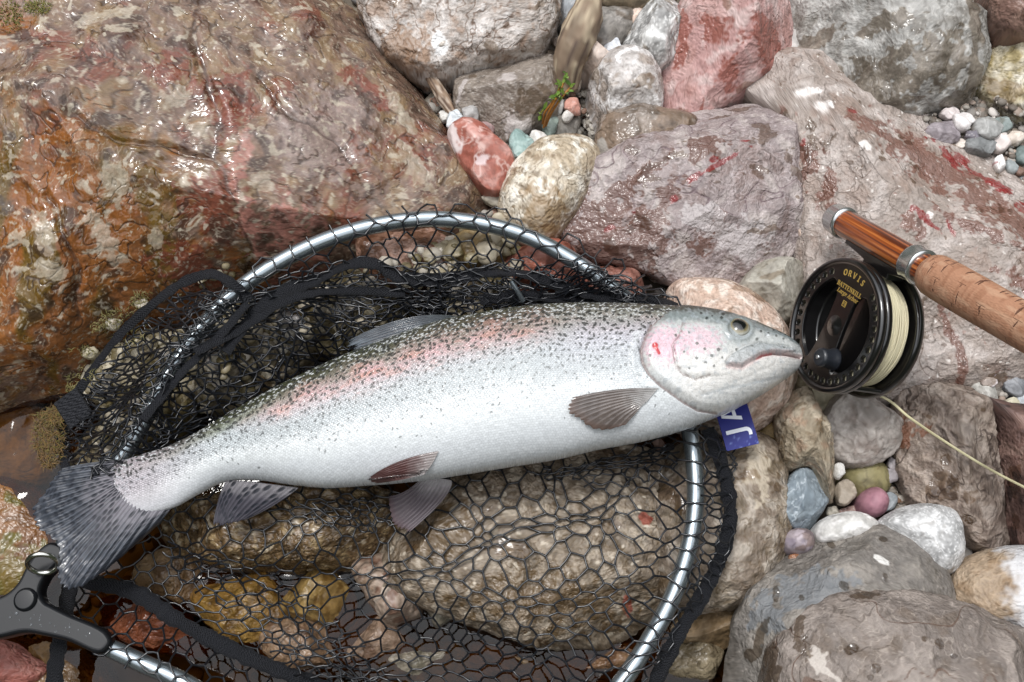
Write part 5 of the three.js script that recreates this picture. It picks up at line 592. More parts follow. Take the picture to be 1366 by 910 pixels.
  fin('pectoral_fin', [[878, 518], [873, 524], [868, 530], [863, 536], [857, 541]], [[820, 520], [812, 531], [815, 543], [830, 551], [846, 554]], [[762, 531], [755, 547], [771, 562], [802, 575], [834, 567]], [0.119, 0.124, 0.118], 12, [0x6a5f5a, 0x8c7f78, 0xbcbab8, 0x7c5c4e], { ridge: 0.00024, ray: 0.2, seed: 15, edgeAt: 0.95, onBody: 0.0025, jag: 1 });
  fin('dorsal_fin', [[613, 423], [608, 426], [600, 430]], [[541, 425], [545, 434], [556, 446]], [[462, 456], [462, 462], [470, 470]], [0.088, 0.092, 0.084], 9, [0x3c4650, 0x5c6670, 0x6c7668, 0x7c8894], { spots: 0.7, rows: 14, ridge: 0.0005, seed: 16, edgeAt: 0.4 });
  add(trout, 'trout', 'large silver rainbow trout with pink side band lying across the black landing net', 'fish');
}
// ================================================================ LANDING NET
{
  const net = new THREE.Group(); net.position.set(0, 0.05, 0); const O = net.position, loc = (p) => p.clone().sub(O);
  const black = phy({ color: col(22, 24, 29), roughness: 0.3, clearcoat: 0.5, clearcoatRoughness: 0.25 });
  const alu = phy({ color: col(150, 160, 166), metalness: 0.85, roughness: 0.27, clearcoat: 0.4, clearcoatRoughness: 0.12 });
  // hoop: a bent metal tube, u, v, height
  const hoopPts = [[84, 728, 0.047], [122, 668, 0.05], [180, 582, 0.054], [236, 482, 0.058], [300, 402, 0.06], [362, 356, 0.063], [430, 322, 0.066], [500, 301, 0.067], [570, 292, 0.067], [640, 298, 0.066], [702, 315, 0.065], [762, 346, 0.063], [812, 380, 0.062], [852, 416, 0.06], [890, 482, 0.059], [912, 540, 0.057], [924, 600, 0.056], [928, 660, 0.055], [921, 722, 0.054], [900, 790, 0.053], [866, 855, 0.052], [828, 912, 0.051], [760, 990, 0.05], [650, 1060, 0.046], [500, 1070, 0.042], [380, 1005, 0.04], [250, 913, 0.04], [190, 885, 0.041], [136, 860, 0.042]].map(([u, v, h]) => plan(u, v, h));
  const hoopCurve = new THREE.CatmullRomCurve3(hoopPts, false, 'centripetal');
  const hoopGeo = new THREE.TubeGeometry(hoopCurve, 500, 0.0057, 20); hoopGeo.translate(-O.x, -O.y, -O.z);
  part(net, hoopGeo, alu, 'hoop');
  splat(hoopGeo.attributes.position, new THREE.Matrix4().makeTranslation(O.x, O.y, O.z));
  // how a slack sheet settles over stones and hoop
  const F = new Float32Array(HF.a.length); { const a = HF.a; for (let j = 0; j < HF.h; j++) for (let i = 0; i < HF.w; i++) { let m = -1; for (let dj = -1; dj <= 1; dj++) for (let di = -1; di <= 1; di++) { const x = clamp(i + di, 0, HF.w - 1), y = clamp(j + dj, 0, HF.h - 1); m = Math.max(m, a[y * HF.w + x]); } F[j * HF.w + i] = m; } }
  const D = F.slice(); for (let it = 0; it < 140; it++) for (let j = 1; j < HF.h - 1; j++) for (let i = 1; i < HF.w - 1; i++) { const k = j * HF.w + i, v = (D[k - 1] + D[k + 1] + D[k - HF.w] + D[k + HF.w]) / 4 - 0.00007; D[k] = v > F[k] ? v : F[k]; }
  const drape = (x, z) => sampleField(D, x, z);
  const onNet = (u, v, off) => { let h = 0.05; for (let k = 0; k < 4; k++) { const p = plan(u, v, h); h = drape(p.x, p.z) + off; } return plan(u, v, h); };
  const inPoly = (p, l) => { let r = false; for (let i = 0, j = l.length - 1; i < l.length; j = i++) if ((l[i][1] > p[1]) !== (l[j][1] > p[1]) && p[0] < (l[j][0] - l[i][0]) * (p[1] - l[i][1]) / (l[j][1] - l[i][1]) + l[i][0]) r = !r; return r; };
  // knotless mesh: six-sided cells of coated cord. Sketch units for the layout, then dropped on to the settled sheet
  const vp = [], vi = [], A = new THREE.Vector3(), B = new THREE.Vector3(), T = new THREE.Vector3(), N1 = new THREE.Vector3(), N2 = new THREE.Vector3(), UP = new THREE.Vector3(0, 1, 0);
  function cord(pts, rad, sides = 5) {
    const base = vp.length / 3, n = pts.length;
    for (let i = 0; i < n; i++) { T.subVectors(pts[Math.min(n - 1, i + 1)], pts[Math.max(0, i - 1)]).normalize(); N1.crossVectors(T, Math.abs(T.y) > 0.9 ? new THREE.Vector3(1, 0, 0) : UP).normalize(); N2.crossVectors(N1, T); const r = rad * (i === 0 || i === n - 1 ? 1.3 : 1); for (let k = 0; k < sides; k++) { const a = k / sides * 2 * Math.PI, c = Math.cos(a) * r, s = Math.sin(a) * r, p = pts[i]; vp.push(p.x + N1.x * c + N2.x * s - O.x, p.y + N1.y * c + N2.y * s - O.y, p.z + N1.z * c + N2.z * s - O.z); } }
    for (let i = 0; i + 1 < n; i++) for (let k = 0; k < sides; k++) { const a = base + i * sides + k, b = base + i * sides + (k + 1) % sides; vi.push(a, a + sides, b, b, a + sides, b + sides); }
  }
  function sheet(poly, cell, turn, opt) { // opt: pinch curves, wobble, lift(u, v), squeeze
    const c = Math.cos(turn), s = Math.sin(turn), R = rng(opt.seed), L = cell, cache = new Map(); let u0 = 1e9, u1 = -1e9, v0 = 1e9, v1 = -1e9; for (const [u, v] of poly) { u0 = Math.min(u0, u); u1 = Math.max(u1, u); v0 = Math.min(v0, v); v1 = Math.max(v1, v); }
    const cu = (u0 + u1) / 2, cv = (v0 + v1) / 2, span = Math.hypot(u1 - u0, v1 - v0) * 0.8 * (opt.over || 1), dx = 1.62 * L, dy = 1.0 * L, sd = opt.seed * 3.1;
    const node = (i, j, k) => { const key = (i * 4096 + j) * 2 + k; if (cache.has(key)) return cache.get(key);
      let a = i * dx * 1 + (k ? L * 0.92 : 0), b = j * dy + 0; if (j & 1) a += dx * 1.0 - 0; // brick offset
      a = (i * 2 + (j & 1)) * dx + (k ? L * 0.95 : 0) * 1; b = j * dy * 0.82;
      let u = cu + (a * c - b * s) , v = cv + (a * s + b * c) * (opt.squeeze || 1);
      const wb = opt.wobble || 10; u += wb * fbm(u * 0.009 + sd, v * 0.009, 1, 3) * 2 + 2.2 * n3(u * 0.05, v * 0.05, sd) ; v += wb * fbm(u * 0.009, v * 0.009 + sd, 7, 3) * 2 + 2.2 * n3(u * 0.05 + 50, v * 0.05, sd);
      for (const q of opt.pinch || []) { let best = 1e9, bx = 0, by = 0; for (let m = 0; m + 1 < q.l.length; m++) { const p0 = q.l[m], p1 = q.l[m + 1], ex = p1[0] - p0[0], ey = p1[1] - p0[1], t = clamp(((u - p0[0]) * ex + (v - p0[1]) * ey) / (ex * ex + ey * ey), 0, 1), x = p0[0] + ex * t, y = p0[1] + ey * t, d = Math.hypot(u - x, v - y); if (d < best) { best = d; bx = x; by = y; } } if (best < q.r) { const f = 1 - q.k * (1 - best / q.r); u = bx + (u - bx) * f; v = by + (v - by) * f; } }
      let r = null; if (inPoly([u, v], poly)) { const off = opt.off + Math.max(0, (opt.lift || 0) * (0.5 + 1.4 * fbm(u * 0.012 + sd, v * 0.02, 3, 3))) + (R() - 0.5) * 0.0008; r = onNet(u, v, off); }
      cache.set(key, r); return r; };
    const nI = Math.ceil(span / dx / 1.2), nJ = Math.ceil(span / dy / 0.7);
    const link = (p, q) => { if (!p || !q) return; const d = p.distanceTo(q); if (d > 0.05) return; const m = p.clone().lerp(q, 0.5); m.y += (R() - 0.55) * 0.0012; m.x += (R() - 0.5) * 0.0012; m.z += (R() - 0.5) * 0.0012; const my = drape(m.x, m.z) + 0.0008; if (m.y < my) m.y = my; cord([p, m, q], opt.rad || 0.00058); };
    for (let i = -nI; i <= nI; i++) for (let j = -nJ; j <= nJ; j++) { const a = node(i, j, 0), b = node(i, j, 1); link(a, b); // the flat bond
      const o = j & 1; for (const dj of [-1, 1]) link(b, node(i + (o ? 1 : 0), j + dj, 0)); }
  }
  const hem = [[84, 545], [112, 508], [150, 455], [200, 408], [245, 376], [285, 360], [318, 366], [355, 338], [425, 304], [500, 279], [570, 268], [648, 272], [718, 290], [798, 325], [858, 365], [905, 392], [940, 410], [930, 470], [945, 560], [985, 590], [985, 690], [970, 750], [945, 800], [905, 860], [850, 930], [770, 1005], [650, 1072], [500, 1080], [375, 1015], [240, 925], [130, 880], [80, 860], [88, 790], [70, 740], [78, 640]];
  sheet(hem, 14.6, 0.1, { seed: 1, off: 0.0016, wobble: 15, rad: 0.00062, pinch: [{ l: [[858, 600], [835, 650], [800, 690], [700, 700], [600, 745]], r: 70, k: 0.75 }, { l: [[150, 770], [300, 830], [480, 905]], r: 60, k: 0.6 }, { l: [[612, 650], [640, 690], [655, 740]], r: 44, k: 0.6 }, { l: [[740, 640], [742, 700]], r: 40, k: 0.55 }, { l: [[330, 745], [450, 770], [560, 765], [680, 800]], r: 50, k: 0.6 }, { l: [[720, 870], [820, 800], [890, 720]], r: 50, k: 0.45 }, { l: [[210, 720], [330, 770], [430, 850], [480, 910]], r: 60, k: 0.65 }, { l: [[400, 690], [520, 665], [560, 700]], r: 60, k: 0.6 }, { l: [[965, 600], [978, 690], [960, 750], [930, 800], [890, 870]], r: 60, k: 0.7 }, { l: [[170, 560], [260, 450], [340, 400], [480, 385], [640, 400], [780, 395]], r: 90, k: 0.55 }] });
  const folds = [[84, 560], [130, 480], [240, 385], [330, 385], [430, 345], [560, 350], [700, 345], [790, 350], [880, 385], [905, 420], [700, 425], [560, 445], [420, 510], [300, 575], [220, 620], [120, 640], [84, 620]];
  sheet(folds, 12.5, -0.4, { seed: 2, off: 0.0025, lift: 0.009, wobble: 30, squeeze: 0.62, over: 1.7, pinch: [{ l: [[130, 560], [260, 440], [350, 395], [480, 375], [640, 385], [800, 390]], r: 60, k: 0.6 }, { l: [[200, 600], [330, 500], [460, 430]], r: 60, k: 0.5 }] });
  sheet(folds, 12.5, 0.5, { seed: 3, off: 0.002, lift: 0.011, wobble: 34, squeeze: 0.7, over: 1.6, rad: 0.00066, pinch: [{ l: [[110, 590], [200, 500], [310, 440], [430, 400], [560, 405], [760, 400]], r: 70, k: 0.7 }, { l: [[240, 400], [420, 380], [600, 385]], r: 40, k: 0.6 }] });
  sheet([[560, 385], [700, 360], [800, 360], [900, 395], [905, 418], [760, 420], [640, 430], [560, 440]], 12.5, -0.2, { seed: 5, off: 0.006, lift: 0.022, wobble: 30, squeeze: 0.6, over: 1.6 });
  sheet([[380, 668], [430, 664], [545, 664], [560, 690], [500, 712], [430, 705]], 11, 0.3, { seed: 6, off: 0.004, lift: 0.016, wobble: 24, squeeze: 0.6, over: 1.6 });
  sheet([[690, 632], [800, 612], [905, 590], [912, 640], [860, 650], [780, 650]], 11.5, -0.3, { seed: 7, off: 0.003, lift: 0.01, wobble: 22, squeeze: 0.6, over: 1.5, pinch: [{ l: [[700, 640], [905, 598]], r: 40, k: 0.6 }] });
  sheet([[926, 575], [960, 590], [990, 620], [985, 690], [968, 760], [930, 820], [880, 890], [850, 905], [905, 800], [930, 720], [935, 650]], 11.5, 1.2, { seed: 8, off: 0.004, lift: 0.012, wobble: 16, squeeze: 0.9, over: 1.5 });
  sheet([[205, 715], [300, 745], [420, 800], [500, 870], [560, 930], [420, 930], [330, 840], [230, 770]], 13.5, 0.5, { seed: 9, off: 0.012, lift: 0.02, wobble: 14, squeeze: 0.8, over: 1.4 });
  { const g = new THREE.BufferGeometry(); g.setAttribute('position', new THREE.Float32BufferAttribute(vp, 3)); g.setIndex(vi); g.computeVertexNormals(); const m = part(net, g, black, 'netting'); m.userData.kind = 'stuff'; }
  // woven hem tapes
  const tapeMat = std({ color: col(22, 24, 31), roughness: 0.62 });
  { const T2 = 128, b = new Uint8Array(T2 * T2 * 4), R = rng(4); for (let j = 0; j < T2; j++) for (let i = 0; i < T2; i++) { const k = (j * T2 + i) * 4, a = 0.5 + 0.28 * Math.sin(i / T2 * 2 * Math.PI * 4 + Math.sin(j / T2 * 2 * Math.PI * 4) * 1.4) * Math.cos(j / T2 * 2 * Math.PI * 8) + 0.22 * (R() - 0.5); b[k] = b[k + 1] = b[k + 2] = clamp(a * 255, 0, 255); b[k + 3] = 255; } const t = tex(b, T2, T2, false); t.wrapS = t.wrapT = THREE.RepeatWrapping; tapeMat.bumpMap = t; tapeMat.bumpScale = 0.0022; }
  function tape(path, width, name = 'hem_tape', label, twist = 0.8, thick = 0.0008) {
    const c = new THREE.CatmullRomCurve3(path.map(([u, v, off]) => onNet(u, v, off ?? 0.004)), false, 'centripetal'), L = c.getLength(), n = Math.round(L / 0.0012), pos = [], uv = [], idx = [], P = new THREE.Vector3(), T1 = new THREE.Vector3(), S1 = new THREE.Vector3(), U1 = new THREE.Vector3(), m = 12;
    for (let i = 0; i <= n; i++) { const t = i / n; c.getPointAt(t, P); c.getTangentAt(t, T1); S1.crossVectors(T1, UP).normalize(); U1.crossVectors(S1, T1); const a = twist * n3(t * L * 25, width * 900, 3) * 1.6, ca = Math.cos(a), sa = Math.sin(a), w = width / 2 * (1 + 0.3 * n3(t * L * 160, 7, width * 700) + 0.15 * n3(t * L * 700, 3, width * 700)); P.y += 0.0014 * n3(t * L * 90, 2, 8); for (let k = 0; k < m; k++) { const an = k / m * 2 * Math.PI, x = Math.sign(Math.cos(an)) * Math.abs(Math.cos(an)) ** 0.6 * w, y = Math.sin(an) * thick * (1 + 0.4 * n3(t * L * 500, x * 900, 4)), X = x * ca - y * sa, Y = x * sa + y * ca; pos.push(P.x + S1.x * X + U1.x * Y - O.x, P.y + S1.y * X + U1.y * Y - O.y, P.z + S1.z * X + U1.z * Y - O.z); uv.push(t * L / 0.008, k / m * width * 2 / 0.008); } }
    for (let i = 0; i < n; i++) for (let k = 0; k < m; k++) { const a = i * m + k, b = i * m + (k + 1) % m; idx.push(a, a + m, b, b, a + m, b + m); }
    const g = new THREE.BufferGeometry(); g.setAttribute('position', new THREE.Float32BufferAttribute(pos, 3)); g.setAttribute('uv', new THREE.Float32BufferAttribute(uv, 2)); g.setIndex(idx); outward(g); g.computeVertexNormals(); return part(net, g, tapeMat, name, label);
  }
  tape([[92, 640, 0.004], [82, 590, 0.006], [92, 545, 0.007], [118, 502, 0.006], [155, 452, 0.005], [200, 409, 0.005], [244, 377, 0.006], [283, 366, 0.008], [312, 380, 0.008], [334, 402, 0.01]], 0.0068);
  tape([[300, 470, 0.012], [330, 430, 0.012], [368, 394, 0.01], [420, 374, 0.008], [470, 352, 0.008], [500, 352, 0.008], [528, 368, 0.008], [600, 372, 0.008], [655, 363, 0.009], [705, 367, 0.008], [760, 385, 0.008], [830, 400, 0.008]], 0.009);
  tape([[260, 470, 0.014], [320, 440, 0.016], [390, 398, 0.012], [460, 388, 0.01], [540, 392, 0.01]], 0.006);
  tape([[190, 560, 0.012], [240, 500, 0.014], [300, 440, 0.014], [330, 405, 0.012]], 0.006);
  tape([[640, 400, 0.012], [700, 395, 0.014], [780, 400, 0.012], [860, 402, 0.01], [905, 410, 0.008]], 0.008);
  tape([[112, 776, 0.012], [175, 789, 0.012], [240, 830, 0.012], [320, 872, 0.012], [400, 906, 0.012], [470, 935, 0.012]], 0.0105);
  tape([[944, 572, 0.006], [963, 620, 0.006], [974, 688, 0.006], [962, 742, 0.006], [938, 792, 0.006], [902, 852, 0.006], [872, 915, 0.006]], 0.0095);
  tape([[94, 776, 0.02], [90, 800, 0.022], [84, 835, 0.022], [75, 880, 0.022], [71, 940, 0.02]], 0.0105, 'lift_strap', undefined, 0.15, 0.0016);
  { const g = new RoundedBoxGeometry(0.02, 0.003, 0.022, 4, 0.0012), p = g.attributes.position; for (let i = 0; i < p.count; i++) p.setY(i, p.getY(i) + 0.0016 * n3(p.getX(i) * 160, 0, p.getZ(i) * 160)); g.computeVertexNormals(); const q = part(net, g, tapeMat, 'corner_patch'); q.position.copy(loc(onNet(98, 545, 0.011))); q.rotation.set(0.25, 0.6, 0.15); }
  { const c = [[682, 375], [690, 388], [698, 402]].map(([u, v]) => loc(onNet(u, v, 0.02))); part(net, new THREE.TubeGeometry(new THREE.CatmullRomCurve3(c), 12, 0.0019, 10), alu, 'inner_rod'); }
  // yoke: moulded black plastic fork that holds both ends of the hoop
  {
    const hY = 0.048, ol = [[-260, 812], [-120, 806], [0, 797], [23, 781], [37, 756], [52, 735], [70, 724], [92, 736], [80, 752], [62, 773], [56, 790], [62, 803], [72, 809], [94, 820], [143, 843], [150, 858], [136, 872], [92, 856], [62, 849], [35, 845], [0, 852], [-120, 872], [-260, 884]].map(([u, v]) => plan(u, v, hY));
    const c0 = plan(40, 805, hY), sh = new THREE.Shape(catmull(ol, 140, true).map((p) => new THREE.Vector2(p.x - c0.x, -(p.z - c0.z))));
    const g = new THREE.ExtrudeGeometry(sh, { depth: 0.006, bevelEnabled: true, bevelThickness: 0.004, bevelSize: 0.0028, bevelOffset: -0.0028, bevelSegments: 5, curveSegments: 8 }); g.rotateX(-Math.PI / 2);
    const plastic = phy({ color: col(15, 17, 21), roughness: 0.5, clearcoat: 0.12, clearcoatRoughness: 0.15, specularIntensity: 0.7 });
    const y = part(net, g, plastic, 'yoke'); y.position.copy(loc(c0)).setY(hY - 0.006 - O.y);
    const prof = [[0, 0.0022], [0.0054, 0.0022], [0.0062, 0.0018], [0.0064, 0.0008], [0.0072, 0.0006], [0.0074, -0.001]].map((q) => new THREE.Vector2(...q)), boss = part(y, new THREE.LatheGeometry(prof, 36), plastic, 'button'); boss.position.set(plan(38, 801, hY).x - c0.x, 0.0103, plan(38, 801, hY).z - c0.z);
    const dg = new THREE.SphereGeometry(1, 12, 8, 0, 6.3, 0, 1.57), R = rng(12), drops = []; for (let i = 0; i < 26; i++) { const r = 0.0004 + 0.0009 * R() * R(), q = dg.clone(); q.scale(r, r * 0.6, r); const t = R(), u = mix(10, 120, t), v = mix(815, 850, t) + (R() - 0.5) * 18, p = plan(u, v, hY + 0.004); q.translate(p.x - c0.x, 0.01, p.z - c0.z); drops.push(q); } const dm = part(y, mergeGeometries(drops), phy({ color: col(235, 240, 245), roughness: 0.03, transmission: 0.9, thickness: 0.001, ior: 1.33 }), 'water_drops'); dm.userData.kind = 'stuff';
    const rg = new THREE.TorusGeometry(0.0088, 0.0017, 14, 48); const ring = part(net, rg, phy({ color: col(196, 196, 190), metalness: 1, roughness: 0.18 }), 'ring'); ring.position.copy(loc(plan(57, 752, 0.062))); ring.rotation.set(-0.55, 0.15, -0.3);
  }
  // blue cloth tag with white letters, sewn to the hem
  {
    const w = 0.021, l = 0.05, g = new THREE.BoxGeometry(w, 0.0009, l, 24, 1, 48), p = g.attributes.position; const bend = (x, z) => 0.003 * Math.sin(z * 60 + 0.4) + 0.0014 * Math.sin(x * 130); for (let i = 0; i < p.count; i++) p.setY(i, p.getY(i) + bend(p.getX(i), p.getZ(i))); const cl = []; for (let i = 0; i < p.count; i++) { const c = rgb(6, 20, 112); const k = n3(p.getX(i) * 400, 1, p.getZ(i) * 400); lay(c, rgb(110, 130, 190), ss(0.2, 0.5, k) * ss(0.012, 0.02, p.getZ(i)) * 0.7); cl.push(...c); } g.setAttribute('color', new THREE.Float32BufferAttribute(cl, 3)); g.computeVertexNormals();
    const tag = part(net, g, phy({ vertexColors: true, roughness: 0.6 }), 'label_tag', 'blue cloth tag with white letters'); tag.position.copy(loc(plan(976, 548, 0.062))); tag.rotation.y = 0.22; tag.rotation.x = 0.12;
    const font = await new FontLoader().loadAsync('fonts/droid/droid_sans_bold.typeface.json'), white = std({ color: col(226, 230, 238), roughness: 0.6 });
    [['J', 0.0165], ['A', 0.0075]].forEach(([ch, z0]) => { const t = new TextGeometry(ch, { font, size: 0.0125, depth: 0.0005, curveSegments: 6 }); t.computeBoundingBox(); t.translate(0, 0, 0); t.rotateX(-Math.PI / 2); t.rotateY(Math.PI / 2); const q = t.attributes.position; for (let i = 0; i < q.count; i++) { q.setX(i, q.getX(i) + 0.0045); q.setZ(i, q.getZ(i) * 0.95 + z0); q.setY(i, q.getY(i) + 0.0004 + bend(q.getX(i), q.getZ(i))); } part(tag, t, white, 'letter'); });
  }
  add(net, 'landing_net', 'black mesh landing net with grey metal hoop and plastic yoke under the trout', 'landing net');
}
// ================================================================ FLY REEL, ROD, LINE
const RX = new THREE.Vector3(), RY = new THREE.Vector3(), RZ = new THREE.Vector3(-0.913, 0.41, 0.02).normalize();
RX.set(0.308, 0.65, 0.69); RX.addScaledVector(RZ, -RX.dot(RZ)).normalize(); RY.crossVectors(RZ, RX);
const reelC = plan(1137, 438, 0.092), reelQ = new THREE.Quaternion().setFromRotationMatrix(new THREE.Matrix4().makeBasis(RX, RY, RZ));
const gloss = phy({ color: col(17, 16, 17), roughness: 0.28, metalness: 0.2, clearcoat: 0.9, clearcoatRoughness: 0.08 });
const mmv = (x, y) => new THREE.Vector2(x / 1000, y / 1000), lathe = (pts, seg = 96) => { const g = new THREE.LatheGeometry(pts.map(([r, z]) => mmv(r, z)), seg); g.rotateX(Math.PI / 2); return g; };
{
  const reel = new THREE.Group(); reel.position.copy(reelC); reel.quaternion.copy(reelQ); reel.scale.setScalar(0.94);
  // spool front: a disc with round holes near the rim and two kidney openings either side of the name plate
  const sh = new THREE.Shape(); sh.absarc(0, 0, 0.0425, 0, Math.PI * 2);
  for (let i = 0; i < 34; i++) { const a = i / 34 * Math.PI * 2; let d = Math.abs(a - Math.PI / 2); d = Math.min(d, 2 * Math.PI - d); if (d < 0.62) continue; const h = new THREE.Path(); h.absarc(Math.cos(a) * 0.0382, Math.sin(a) * 0.0382, 0.0022, 0, Math.PI * 2, true); sh.holes.push(h); }
  for (const s of [-1, 1]) { const h = new THREE.Path(), p = []; for (let k = 0; k <= 24; k++) { const a = -1.12 + 2.1 * k / 24; p.push([Math.cos(a) * 33.2 * s, Math.sin(a) * 33.2]); } p.push([11 * s, 24], [9.5 * s, 6], [10 * s, -8], [12 * s, -24]); const q = new THREE.CatmullRomCurve3(p.map(([x, y]) => new THREE.Vector3(x / 1000, y / 1000, 0)), true, 'centripetal').getPoints(90).map((v) => new THREE.Vector2(v.x, v.y)); h.setFromPoints(s > 0 ? q.reverse() : q); sh.holes.push(h); }
  const fg = new THREE.ExtrudeGeometry(sh, { depth: 0.0022, bevelEnabled: true, bevelThickness: 0.0005, bevelSize: 0.0005, bevelOffset: -0.0005, bevelSegments: 2, curveSegments: 28 }); fg.translate(0, 0, 0.0128);
  const face = part(reel, fg, gloss, 'spool_face');
  part(reel, lathe([[41.6, 12.2], [45, 12], [46.2, 13], [46.4, 15.2], [45.6, 17], [43.8, 17.6], [42.4, 17], [41.9, 15.4], [41.6, 12.2]]), gloss, 'front_rim');
  part(reel, lathe([[0.1, 2], [31, 2], [33.4, 4], [34, 12.6], [35.4, 12.6], [35.2, 3], [33, 0.5], [0.1, 0.3]]), gloss, 'spool_drum');
  part(reel, lathe([[44, 11.6], [46, 11.4], [46, 8], [44.6, 7.6], [43.8, 9]]), gloss, 'frame_ring');
  part(reel, lathe([[0.1, -19.5], [40, -19.5], [44, -19.6], [46.2, -18.6], [46.6, -16], [46, -13.6], [44.4, -13], [43.4, -14.6], [42, -15.6], [30, -15.6], [0.1, -15.4]]), gloss, 'back_frame');
  part(reel, lathe([[0.1, 17.5], [2.6, 17.4], [3, 16.4], [7.6, 15.4], [8.6, 15], [8.9, 13.5]], 40), gloss, 'hub_cap');
  // handle knob
  const k = part(reel, lathe([[0.1, 30], [4.6, 30], [6.2, 29], [6.6, 27], [6.1, 23.5], [6.8, 19.5], [7.6, 17.6], [7.4, 16], [0.1, 15.6]], 40), phy({ color: col(30, 33, 39), roughness: 0.4, clearcoat: 0.3 }), 'handle_knob'); k.position.set(0.014, -0.019, 0);
  part(k, lathe([[0.1, 31.2], [1.3, 31.2], [1.6, 30.6], [1.6, 29.5]], 20), phy({ color: col(200, 202, 204), metalness: 1, roughness: 0.25 }), 'screw');
  for (const a of [2.5, -2.4, -0.75]) { const c = new THREE.CylinderGeometry(0.0019, 0.0019, 0.027, 16); c.rotateX(Math.PI / 2); const m = part(reel, c, gloss, 'frame_post'); m.position.set(Math.cos(a) * 0.0442, Math.sin(a) * 0.0442, -0.003); }
  // wound line
  { const gs = [], R = rng(9), lineMat = std({ color: col(206, 198, 168), roughness: 0.55 });
    gs.push(lathe([[35.8, 12.2], [40, 12.2], [40.2, 10.6], [38.2, 8], [38.2, 4], [38, -4], [37.6, -10], [36.6, -13.4], [30, -13.5], [30, -1], [35.8, -0.5], [35.8, 12.2]]));
    for (let i = 0; i < 34; i++) { const z0 = 8 - 21.5 * ((i * 7) % 34) / 33, tilt = (R() - 0.5) * 3.2, ph = R() * 6.28, r0 = 37.6 + 1.2 * R() - 0.006 * z0 * z0, pts = []; for (let s = 0; s < 60; s++) { const a = s / 60 * 2 * Math.PI; const z = clamp(z0 + tilt * Math.sin(a + ph) + 0.5 * Math.sin(3 * a + ph * 2), -13.6, 8.8); pts.push(new THREE.Vector3(Math.cos(a) * r0 / 1000, Math.sin(a) * r0 / 1000, z / 1000)); } const g = new THREE.TubeGeometry(new THREE.CatmullRomCurve3(pts, true), 120, 0.00062, 6, true); gs.push(g); }
    part(reel, mergeGeometries(gs.map((g) => { const q = g.index ? g.toNonIndexed() : g; q.deleteAttribute('uv'); return q; })), lineMat, 'wound_line'); }
  // foot up to the rod
  { const f = new THREE.Shape(); f.moveTo(-0.014, 0.042); f.lineTo(-0.014, 0.0455); f.quadraticCurveTo(-0.024, 0.0475, -0.038, 0.0485); f.lineTo(-0.038, 0.05); f.lineTo(0.03, 0.05); f.lineTo(0.03, 0.0485); f.quadraticCurveTo(0.02, 0.0475, 0.012, 0.0455); f.lineTo(0.012, 0.042); f.closePath(); const g = new THREE.ExtrudeGeometry(f, { depth: 0.012, bevelEnabled: true, bevelThickness: 0.0012, bevelSize: 0.0008, bevelSegments: 3 }); g.translate(0, 0, -0.0115); part(reel, g, gloss, 'reel_foot'); }
  // gilt lettering on the plate
  const font = await new FontLoader().loadAsync('fonts/droid/droid_sans_bold.typeface.json'), serif = await new FontLoader().loadAsync('fonts/droid/droid_serif_bold.typeface.json'), gold = phy({ color: col(206, 176, 96), metalness: 0.5, roughness: 0.4 });
  const word = (s, f, size, x, y, turn, sx = 1, shear = 0, name = 'lettering') => { const t = new TextGeometry(s, { font: f, size, depth: 0.00012, curveSegments: 5 }); t.computeBoundingBox(); const b = t.boundingBox; t.translate(-(b.max.x + b.min.x) / 2, -(b.max.y + b.min.y) / 2, 0); const p = t.attributes.position; for (let i = 0; i < p.count; i++) p.setX(i, (p.getX(i) + shear * p.getY(i)) * sx); const m = part(face, t, gold, name); m.position.set(x, y, 0.0156); m.rotation.z = turn; };
  'ORVIS'.split('').forEach((c, i) => { const a = Math.PI / 2 + 0.27 - i * 0.135; word(c, font, 0.0042, Math.cos(a) * 0.0365, Math.sin(a) * 0.0365, a - Math.PI / 2); });
  word('BATTENKILL', serif, 0.0032, 0, 0.0268, 0, 0.92); word('Large Arbor', serif, 0.0028, 0.0008, 0.0222, 0, 0.95, 0.3);
  { const pts = [[-2, -2], [2, -2], [2, 2], [-2, 2]], s = new THREE.Shape(pts.map(([x, y]) => mmv(x, y))), h = new THREE.Path([[-1.6, -1.6], [-1.6, 1.6], [1.6, 1.6], [1.6, -1.6]].map(([x, y]) => mmv(x, y))); s.holes.push(h); const g = new THREE.ExtrudeGeometry(s, { depth: 0.00012, bevelEnabled: false }); const m = part(face, g, gold, 'square_mark'); m.position.set(0.001, 0.0165, 0.0156); word('VII', serif, 0.0022, 0.001, 0.0165, 0, 0.8); }
  add(reel, 'fly_reel', 'black fly reel wound with cream line mounted on the rod beside the trout', 'fishing reel');
}
